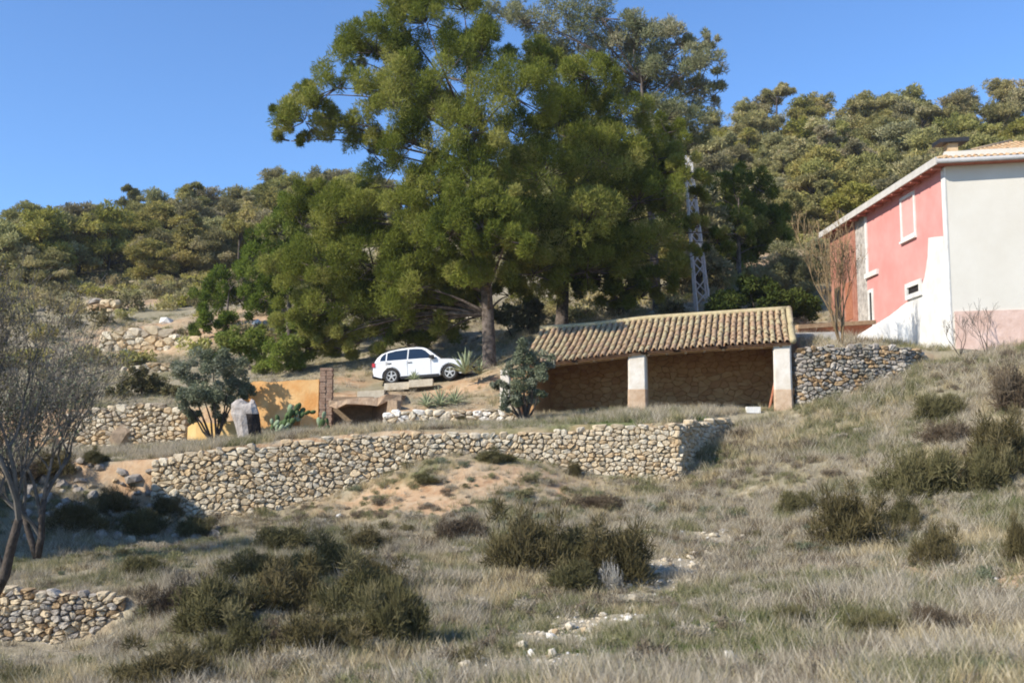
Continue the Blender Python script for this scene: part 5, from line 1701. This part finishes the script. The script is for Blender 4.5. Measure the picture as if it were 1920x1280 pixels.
# rubble below the collapsed wall end; dark stone colours carry the bank's shade
rr_ = np.random.default_rng(77)
cnt = 0
pl_ = []
while cnt < 100:
    px, py = rr_.uniform(20, 420), rr_.uniform(868, 1015)
    if px > 285 and py < 915 + (px - 285) * 0.6: continue
    if py < 890 and rr_.random() < 0.5: continue
    g = ground(px, py, 31)
    if g is None: continue
    s = rr_.uniform(0.12, 0.30)
    if any((g - q).length < (s + r_) * 0.75 for q, r_ in pl_): continue
    pl_.append((g, s))
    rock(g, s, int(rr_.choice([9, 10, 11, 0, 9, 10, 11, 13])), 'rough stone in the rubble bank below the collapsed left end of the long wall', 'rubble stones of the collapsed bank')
    cnt += 1
for px, py, s, k, lab in ((1375, 1238, 0.14, 6, 'squarish pale block in the grass near the bottom edge'), (637, 970, 0.13, 7, 'white stone at the foot of the long wall above the shrubs'), (312, 606, 0.5, 8, 'bright white rock standing on the upper terrace ledge'),
        (1225, 957, 0.17, 7, 'white stone on the grass below the corner of the long wall'), (1710, 1110, 0.2, 4, 'flat pale grey stone between two small shrubs on the right slope'), (1356, 998, 0.14, 6, 'white stone at the top of the stony track'),
        (1812, 1000, 0.14, 4, 'pale stone behind the round shrub on the right slope'), (1868, 1028, 0.1, 8, 'small white stone on the right slope near the right edge'), (765, 1052, 0.12, 5, 'pale stone at the right side of the broad dark shrubs'), (1770, 892, 0.13, 4, 'pale flat stone between the brown shrubs on the upper right slope'),
        (482, 608, 0.3, 7, 'white stone on the slope right of the small rounded pine'), (1092, 1201, 0.08, 6, 'white stone on the near part of the stony track'), (1035, 1197, 0.12, 8, 'long white stone lying in the near part of the stony track'), (1210, 1250, 0.09, 7, 'white stone at the bottom edge right of the track'),
        (236, 822, 0.8, 15, 'large dark brown boulder in front of the upper dry-stone wall'), (195, 818, 0.5, 13, 'ochre boulder left of the dark brown one in front of the upper wall'), (30, 835, 0.4, 5, 'pale rubble stone behind the leaning trunk, lower one'), (55, 812, 0.3, 12, 'reddish stone behind the leaning trunk, upper one'), (90, 828, 0.35, 4, 'pale stone right of the reddish one behind the leaning trunk')):
    g = ground(px, py, 8)
    if g is not None: rock(g, s, k, lab)
# scattered stones on the track: countable ones
cnt = 0
while cnt < 110:
    t = rr_.random()
    px = 930 + 430 * t + rr_.normal() * 55
    py = 1262 - 262 * t + rr_.normal() * 16
    if rr_.random() < 0.25:
        px, py = rr_.uniform(1050, 1880), rr_.uniform(1000, 1180)
    g = ground(px, py, 8)
    if g is None: continue
    s = rr_.uniform(0.03, 0.10) * (0.8 + g.y / 40)
    rock(g, s, int(rr_.choice([4, 5, 3, 4, 5, 0, 12, 7])), 'small pale stone strewn along the stony track and the right slope', 'small stones strewn on the slope', sink=0.15)
    cnt += 1

# ------------------------------------------------------------------ shrubs on the slope
def shrub_proto(seed, needle, n=52, per=210, w=0.013):
    """a mound of many small sprays of fine stems"""
    rg = np.random.default_rng(seed)
    cs, rr, tn = [], [], []
    for k in range(n):
        u = unit(rg.normal(size=3))
        u[2] = abs(u[2])
        ph = math.atan2(u[1], u[0])
        lump = 1 + 0.18 * math.sin(3 * ph + seed) + 0.12 * math.sin(5 * ph + 2.1 * seed)
        p = u * rg.uniform(0.25, 0.80) * lump * np.array([0.95, 0.95, 0.85])
        p[2] = max(0.05, p[2])
        cs.append(p)
        rr.append(rg.uniform(0.16, 0.30))
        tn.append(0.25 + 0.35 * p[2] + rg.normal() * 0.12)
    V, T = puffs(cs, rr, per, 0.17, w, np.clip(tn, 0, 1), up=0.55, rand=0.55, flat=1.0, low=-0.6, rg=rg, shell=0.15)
    return array_mesh('shrub', V, quads(len(V) // 4), needle, tint=T)
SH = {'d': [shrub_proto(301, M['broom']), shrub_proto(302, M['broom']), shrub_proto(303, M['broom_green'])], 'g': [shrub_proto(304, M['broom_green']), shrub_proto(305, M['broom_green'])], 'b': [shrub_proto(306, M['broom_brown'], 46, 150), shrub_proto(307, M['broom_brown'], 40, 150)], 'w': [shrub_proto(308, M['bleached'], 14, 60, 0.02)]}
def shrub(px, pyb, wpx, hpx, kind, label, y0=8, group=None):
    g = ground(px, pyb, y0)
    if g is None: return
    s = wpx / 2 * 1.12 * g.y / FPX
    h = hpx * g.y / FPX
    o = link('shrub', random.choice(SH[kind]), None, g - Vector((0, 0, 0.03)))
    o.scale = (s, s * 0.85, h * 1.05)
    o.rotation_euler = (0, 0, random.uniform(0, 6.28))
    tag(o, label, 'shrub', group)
for a in (
        (985, 1075, 200, 145, 'd', 'big dark broom shrub below the soil bank, left half of the central pair'), (1140, 1085, 220, 130, 'd', 'big dark broom shrub right half of the central pair, beside the bleached stems'),
        (1080, 1110, 150, 70, 'd', 'low dark shrub in front of the central pair'), (1150, 1105, 90, 95, 'w', 'bleached white dry shrub at the right front of the central pair'),
        (400, 1180, 230, 120, 'd', 'dark shrub right of the lower left stone wall, first of the broad row'), (530, 1150, 220, 120, 'd', 'dark broom shrub in the middle of the broad row at lower left'), (660, 1160, 200, 120, 'g', 'green-brown shrub third in the broad row at lower left'),
        (740, 1215, 170, 150, 'd', 'dark shadowed shrub at the right end of the broad row'), (600, 1240, 230, 110, 'd', 'dark shrub in front of the broad row at the bottom'), (440, 1240, 180, 100, 'g', 'dull shrub in front of the first one of the broad row'), (320, 1290, 260, 100, 'd', 'dark shrub cut by the bottom edge at lower left'),
        (330, 1150, 150, 80, 'b', 'brownish shrub at the left end of the broad row, touching the lower stone wall'), (700, 1110, 160, 80, 'd', 'dark shrub behind the right half of the broad row at lower left'), (620, 1215, 190, 90, 'g', 'dull green shrub filling the front right of the broad row'), (1060, 1060, 170, 110, 'g', 'dull shrub joining the two halves of the central pair'), (600, 1080, 170, 85, 'g', 'dull green shrub behind the middle of the broad row at lower left'), (470, 1090, 150, 70, 'd', 'dark shrub behind the left half of the broad row at lower left'), (560, 1230, 190, 95, 'b', 'brownish shrub low in front of the middle of the broad row'),
        (150, 990, 130, 60, 'd', 'added dark scrub deepening the shade low in the rubble bank, leftmost of five'), (215, 960, 100, 55, 'd', 'added dark scrub deepening the shaded rubble bank, second of five from the left'), (265, 1000, 110, 55, 'd', 'added dark scrub deepening the shaded rubble bank, third of five from the left'), (320, 965, 90, 45, 'd', 'added dark scrub deepening the shaded rubble bank, fourth of five from the left'), (365, 1005, 100, 45, 'd', 'added dark scrub deepening the shade at the foot of the wall end, rightmost of five'),  # scrub added to cover pale rubble and darken the shadowed bank
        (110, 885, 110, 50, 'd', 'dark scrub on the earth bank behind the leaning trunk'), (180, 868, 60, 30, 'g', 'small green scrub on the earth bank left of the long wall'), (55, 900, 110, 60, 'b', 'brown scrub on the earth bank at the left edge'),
        (30, 1290, 160, 60, 'g', 'green shrub in the bottom left corner'), (535, 1025, 130, 58, 'g', 'small dark shrub against the foot of the long wall'), (690, 1035, 130, 60, 'd', 'small dark shrub left of the pale stone, below the soil bank'),
        (1600, 1020, 190, 130, 'd', 'round dark shrub in the middle of the right slope'), (1690, 990, 90, 70, 'g', 'green shrub touching the right of the round dark one'), (1755, 1060, 120, 95, 'd', 'round shrub with black shadow on the right slope below the stone'),
        (1730, 930, 180, 130, 'g', 'brown-green feathery shrub above the round dark one on the right slope'), (1765, 785, 110, 70, 'g', 'dark green shrub high on the right slope below the house'), (1850, 920, 140, 100, 'd', 'dark shrub on the upper right slope below the right edge thicket'),
        (1890, 880, 170, 130, 'd', 'tall dark thicket at the right edge of the slope'), (1905, 770, 140, 120, 'b', 'brown thicket at the right edge just below the house plinth'), (1915, 1060, 80, 110, 'd', 'dark shrub cut by the right edge of the picture'),
        (1485, 1170, 100, 55, 'g', 'low shrub with deep shadow in the lower middle of the right slope'), (1640, 1195, 160, 75, 'g', 'broad low green shrub on the lower right slope'), (1745, 1180, 110, 70, 'b', 'dry brown shrub right of the broad low green one'),
        (860, 1010, 110, 60, 'b', 'dry brown shrub left of the central pair'), (1120, 950, 120, 35, 'b', 'flat dry shrub just behind the central pair'), (1780, 830, 120, 60, 'b', 'brown dry shrub just below the dark green one under the house'), (1500, 960, 90, 60, 'g', 'pale green shrub left of the round dark one on the right slope'),
        (930, 865, 90, 28, 'g', 'low green plant on top of the soil bank against the long wall'), (800, 905, 70, 24, 'g', 'small green plant on the soil bank left of centre'), (1075, 890, 40, 32, 'd', 'small dark plant in the joint of the long wall by the soil bank'),
        (270, 1075, 90, 50, 'g', 'grassy green shrub below the shaded rubble bank'), (860, 788, 60, 18, 'g', 'low plant at the foot of the pale kerb wall')):
    shrub(*a)

# ------------------------------------------------------------------ grass (countless blades)
def tuft_proto(name, needle, seed, n, hgt, spreadr, lean, wd):
    rg = np.random.default_rng(seed)
    V, F_, T = [], [], []
    for i in range(n):
        a = rg.uniform(0, 6.28)
        b = Vector((math.cos(a), math.sin(a), 0)) * rg.uniform(0, spreadr)
        d = Vector((rg.normal() * lean, rg.normal() * lean, 1)).normalized()
        h = hgt * rg.uniform(0.5, 1.2)
        s = d.cross(Vector((rg.normal(), rg.normal(), 0.1))).normalized() * wd * rg.uniform(0.7, 1.3)
        bend = Vector((rg.normal(), rg.normal(), 0)) * h * 0.22
        k = len(V)
        V += [b - s, b + s, b + d * h * 0.55 + bend * 0.35 + s * 0.7, b + d * h * 0.55 + bend * 0.35 - s * 0.7, b + d * h + bend]
        F_ += [(k, k + 1, k + 2), (k, k + 2, k + 3), (k + 3, k + 2, k + 4)]
        T += [rg.random()] * 5
    me = array_mesh(name, np.array([tuple(v) for v in V]), np.array(F_), needle, tint=T)
    return bpy.data.objects.new(name, me)
gc = bpy.data.collections.new('grass_tufts')
tufts = [('a_straw', M['straw'], 1, 24, 0.28, 0.12, 0.4, 0.0040), ('b_straw', M['straw'], 2, 28, 0.20, 0.14, 0.55, 0.0042), ('c_grey', M['grey_grass'], 3, 26, 0.32, 0.12, 0.4, 0.0038), ('d_grey', M['grey_grass'], 4, 28, 0.21, 0.16, 0.65, 0.0042),
         ('e_olive', M['olive_grass'], 5, 28, 0.20, 0.14, 0.45, 0.0046), ('f_olive', M['olive_grass'], 6, 26, 0.27, 0.12, 0.35, 0.0044), ('g_green', M['green_grass'], 7, 30, 0.13, 0.14, 0.65, 0.0065), ('h_twiggy', M['broom_brown'], 8, 24, 0.30, 0.14, 0.6, 0.0042)]
for t in tufts:
    gc.objects.link(tuft_proto(*t))

def scatter(name, pts, idxs, scl, coll, label=None):
    me = bpy.data.meshes.new(name)
    n = len(pts)
    me.vertices.add(n)
    me.vertices.foreach_set('co', np.asarray(pts, dtype=np.float32).ravel())
    for nm, typ, arr in (('idx', 'INT', np.asarray(idxs, dtype=np.int32)), ('scl', 'FLOAT', np.asarray(scl, dtype=np.float32)), ('rotz', 'FLOAT', rng.uniform(0, 6.28, n).astype(np.float32))):
        a = me.attributes.new(nm, typ, 'POINT')
        a.data.foreach_set('value', arr)
    o = link(name, me)
    ng = bpy.data.node_groups.new(name + '_nodes', 'GeometryNodeTree')
    ng.interface.new_socket('Geometry', in_out='INPUT', socket_type='NodeSocketGeometry')
    ng.interface.new_socket('Geometry', in_out='OUTPUT', socket_type='NodeSocketGeometry')
    N_ = ng.nodes
    gi, go = N_.new('NodeGroupInput'), N_.new('NodeGroupOutput')
    ci = N_.new('GeometryNodeCollectionInfo')
    ci.inputs['Collection'].default_value = coll
    ci.inputs['Separate Children'].default_value = True
    ci.inputs['Reset Children'].default_value = True
    ip = N_.new('GeometryNodeInstanceOnPoints')
    ip.inputs['Pick Instance'].default_value = True
    def na(nm, typ):
        x = N_.new('GeometryNodeInputNamedAttribute')
        x.data_type = typ
        x.inputs['Name'].default_value = nm
        return x.outputs['Attribute']
    cx = N_.new('ShaderNodeCombineXYZ')
    ng.links.new(na('rotz', 'FLOAT'), cx.inputs['Z'])
    er = N_.new('FunctionNodeEulerToRotation')
    ng.links.new(cx.outputs[0], er.inputs[0])
    ng.links.new(gi.outputs[0], ip.inputs['Points'])
    ng.links.new(ci.outputs[0], ip.inputs['Instance'])
    ng.links.new(na('idx', 'INT'), ip.inputs['Instance Index'])
    ng.links.new(er.outputs[0], ip.inputs['Rotation'])
    ng.links.new(na('scl', 'FLOAT'), ip.inputs['Scale'])
    ng.links.new(ip.outputs[0], go.inputs[0])
    md = o.modifiers.new('scatter', 'NODES')
    md.node_group = ng
    tag(o, label, 'grass', kind='stuff')
    return o

def sample_grid(arr, x, y):
    i = np.clip(np.searchsorted(xs, x), 0, len(xs) - 1)
    j = np.clip(np.searchsorted(ys, y), 0, len(ys) - 1)
    return arr[j, i]

def grass_field(n, ymin, ymax, seed, zone):
    rg = np.random.default_rng(seed)
    Y = np.sqrt(rg.uniform(ymin ** 1.2, ymax ** 1.2, n) ** (2 / 1.2)) if False else rg.uniform(ymin ** 1.35, ymax ** 1.35, n) ** (1 / 1.35)
    X = rg.uniform(-0.62, 0.66, n) * Y
    a, b = sample_grid(SDA, X, Y), sample_grid(SDB, X, Y)
    so, pa, gr = sample_grid(soil, X, Y), sample_grid(path, X, Y), sample_grid(green, X, Y)
    keep = rg.random(n) > np.clip(so * 0.93 + pa * 1.3, 0, 0.97)
    if zone == 'low':
        keep &= (a < -0.14) & (b < -0.2)
        keep &= ~((X < -8.2) & (Y > 21.0) & (Y < 24.05) & (rg.random(n) < 0.9))
    elif zone == 'terrace':
        keep &= (a > 0.25) & (b < -0.2)
        u = (X - FL.x) * sd.x + (Y - FL.y) * sd.y
        w = (X - FL.x) * sb.x + (Y - FL.y) * sb.y
        keep &= ~((u > -0.6) & (u < SL + 0.5) & (w > 0.5))
        keep &= ~((X < -7.0) & (Y > 43))
    else:
        keep &= b > 0.3
        u = (X - HC.x) * fn.x + (Y - HC.y) * fn.y
        keep &= ~((u < 0.1) & (Y > 41.5) & (Y < 60))
        keep &= ~((np.abs(X + 4.2) < 3.0) & (np.abs(Y - 49.6) < 1.6))
    keep &= rg.random(n) < 0.30 + 1.3 * np.clip(value_noise(X, Y, 1.3, 44) + 0.5 * value_noise(X, Y, 0.45, 45) - 0.35, 0, 1)
    X, Y, gr = X[keep], Y[keep], gr[keep]
    pt = 0.6 * value_noise(X, Y, 2.2, 41) + 0.4 * value_noise(X, Y, 0.7, 47)
    pg = 0.55 * value_noise(X, Y, 1.5, 42) + 0.45 * value_noise(X, Y, 0.6, 48)
    r_ = rg.random(len(X))
    ix = np.where(pt < 0.42, rg.choice([0, 1, 0, 3], len(X)), rg.choice([2, 3, 2, 1], len(X)))
    ix = np.where((pg > 0.58) & (r_ < 0.75), rg.choice([4, 5], len(X)), ix)
    ix = np.where((pg < 0.36) & (r_ < 0.5), 7, ix)
    ix = np.where(r_ > 0.93, 4, ix)
    ix = np.where(rg.random(len(X)) < gr * 0.9, rg.choice([4, 5, 6], len(X)), ix)
    sc = rg.uniform(0.6, 1.25, len(X)) * (0.75 + 0.6 * value_noise(X, Y, 3.3, 43))
    sc = sc * np.where(X > 3.5, 1.25, 1.0)
    Z = hz(X, Y) - 0.02
    return np.stack([X, Y, Z], -1), ix, sc
p1, i1, s1 = grass_field(72000, 7.5, 42, 501, 'low')
scatter('slope_grass', p1, i1, s1, gc, 'dry straw-coloured grass covering the slope in the foreground')
p2, i2, s2 = grass_field(26000, 36, 46, 502, 'terrace')
scatter('terrace_grass', p2, i2, s2 * 1.0, gc, 'dry and green grass on the terrace in front of the open shed')
p3, i3, s3 = grass_field(26000, 41, 72, 503, 'upper')
scatter('upper_grass', p3, i3, s3 * 1.1, gc, 'dry grass and weeds on the slope behind the shed and the car')

# low scrub on the far hillside, one mass
sc_col = bpy.data.collections.new('scrub_clumps')
for k, (nm, m) in enumerate((('a_scrub', M['hill_pine_b']), ('b_scrub', M['broom_green']), ('c_scrub', M['hill_pine']))):
    rg = np.random.default_rng(400 + k)
    cs = [np.array([rg.uniform(-.6, .6), rg.uniform(-.6, .6), rg.uniform(0.1, 0.7)]) for _ in range(9)]
    V, T = puffs(cs, [0.45] * 9, 45, 0.25, 0.09, rg.uniform(0.2, 0.8, 9), rg=rg)
    sc_col.objects.link(bpy.data.objects.new(nm, array_mesh(nm, V, quads(len(V) // 4), m, tint=T)))
rg = np.random.default_rng(71)
n = 5200
Y = rg.uniform(58, 190, n)
X = rg.uniform(-0.56, 0.56, n) * Y
keep = (sample_grid(SDB, X, Y) > 1) & (rg.random(n) > sample_grid(soil, X, Y)) & ~((X > 11) & (Y < 62))
keep &= rg.random(n) < np.where(Y < 80, 0.35, 1.0)
X, Y = X[keep], Y[keep]
scatter('hillside_scrub', np.stack([X, Y, hz(X, Y)], -1), rg.integers(0, 3, len(X)), rg.uniform(0.5, 1.2, len(X)), sc_col, 'low scrub covering the ground between the hillside pines')
# low herb cushions, countless
hc_col = bpy.data.collections.new('herb_cushions')
for k, (nm, m) in enumerate((('a_cushion', M['olive_grass']), ('b_cushion', M['broom_brown']), ('c_cushion', M['grey_grass']), ('d_cushion', M['broom_green']), ('e_cushion', M['olive']))):
    rg = np.random.default_rng(420 + k)
    cs = [np.array([rg.uniform(-.5, .5), rg.uniform(-.5, .5), rg.uniform(0.0, 0.45)]) for _ in range(10)]
    V, T = puffs(cs, [0.38] * 10, 60, 0.26, 0.035, rg.uniform(0.2, 0.8, 10), up=0.5, rg=rg, shell=0.2)
    hc_col.objects.link(bpy.data.objects.new(nm, array_mesh(nm, V, quads(len(V) // 4), m, tint=T)))
rg = np.random.default_rng(73)
n = 9000
Y = rg.uniform(8 ** 1.4, 41 ** 1.4, n) ** (1 / 1.4)
X = rg.uniform(-0.54, 0.54, n) * Y
keep = (sample_grid(SDA, X, Y) < -0.4) & (sample_grid(SDB, X, Y) < -0.4) & ~((X < -8.2) & (Y > 21.0) & (Y < 24.05))
pn = 0.6 * value_noise(X, Y, 2.4, 51) + 0.4 * value_noise(X, Y, 0.8, 52)
keep &= (rg.random(n) < np.clip((pn - 0.38) * 4, 0.05, 0.9)) & (rg.random(n) > sample_grid(path, X, Y) * 1.3 + 0.5 * sample_grid(soil, X, Y))
X, Y = X[keep], Y[keep]
kk = np.where(value_noise(X, Y, 3.0, 53) > 0.5, rg.choice([0, 3, 4, 2], len(X)), rg.choice([1, 2, 0, 1], len(X)))
scatter('herb_cushions', np.stack([X, Y, hz(X, Y) - 0.02], -1), kk, rg.uniform(0.12, 0.42, len(X)) * rg.uniform(0.6, 1.1, len(X)), hc_col, 'low cushions of grey and olive herbs between the dry grass')
# pebbles of the stony track, countless
pb_col = bpy.data.collections.new('pebbles')
for k, m in enumerate((M['white_rock'], M['stone'][2], M['stone'][1], M['stone'][0])):
    me = rock_mesh(260 + k)
    me.materials.append(m)
    pb_col.objects.link(bpy.data.objects.new('pebble_%d' % k, me))
rg = np.random.default_rng(72)
pts = []
for k in range(9000):
    Y = rg.uniform(8, 34)
    X = rg.uniform(-0.5, 0.5) * Y
    w_ = float(sample_grid(path, X, Y))
    if rg.random() < w_ * 1.2 + 0.03 + 0.25 * float(sample_grid(soil, X, Y)):
        pts.append((X, Y, gz(X, Y)))
for k in range(7000):
    px, py = 930 + 430 * rg.random(), 0
    t = (px - 930) / 430
    px += rg.normal() * 45
    py = 1262 - 262 * t + rg.normal() * 14
    g = ground(px, py, 8, 45) if k < 1200 else None
    if g is not None: pts.append(tuple(g))
scatter('pebbles', pts, rg.integers(0, 4, len(pts)), rg.uniform(0.008, 0.04, len(pts)), pb_col, 'small pebbles strewn along the stony track')
# ------------------------------------------------------------------ thin haze
hm, hnt, hout = _nt('haze')
pv = hnt.nodes.new('ShaderNodeVolumePrincipled')
pv.inputs['Color'].default_value = (0.90, 0.94, 1.0, 1)
pv.inputs['Density'].default_value = 0.00020
pv.inputs['Anisotropy'].default_value = 0.2
hnt.links.new(pv.outputs[0], hout.inputs['Volume'])
hb_ = MB()
zlo, zhi = float(H.min()) - 1.0, float(max(80.0, H.max() + 12))
hb_.box((0, 130, (zlo + zhi) / 2), (430, 300, (zhi - zlo) / 2))
ho_ = hb_.build('haze', hm)
tag(ho_, kind='stuff')
SC.cycles.volume_bounces = 0
print('OBJECTS', len(SC.objects))
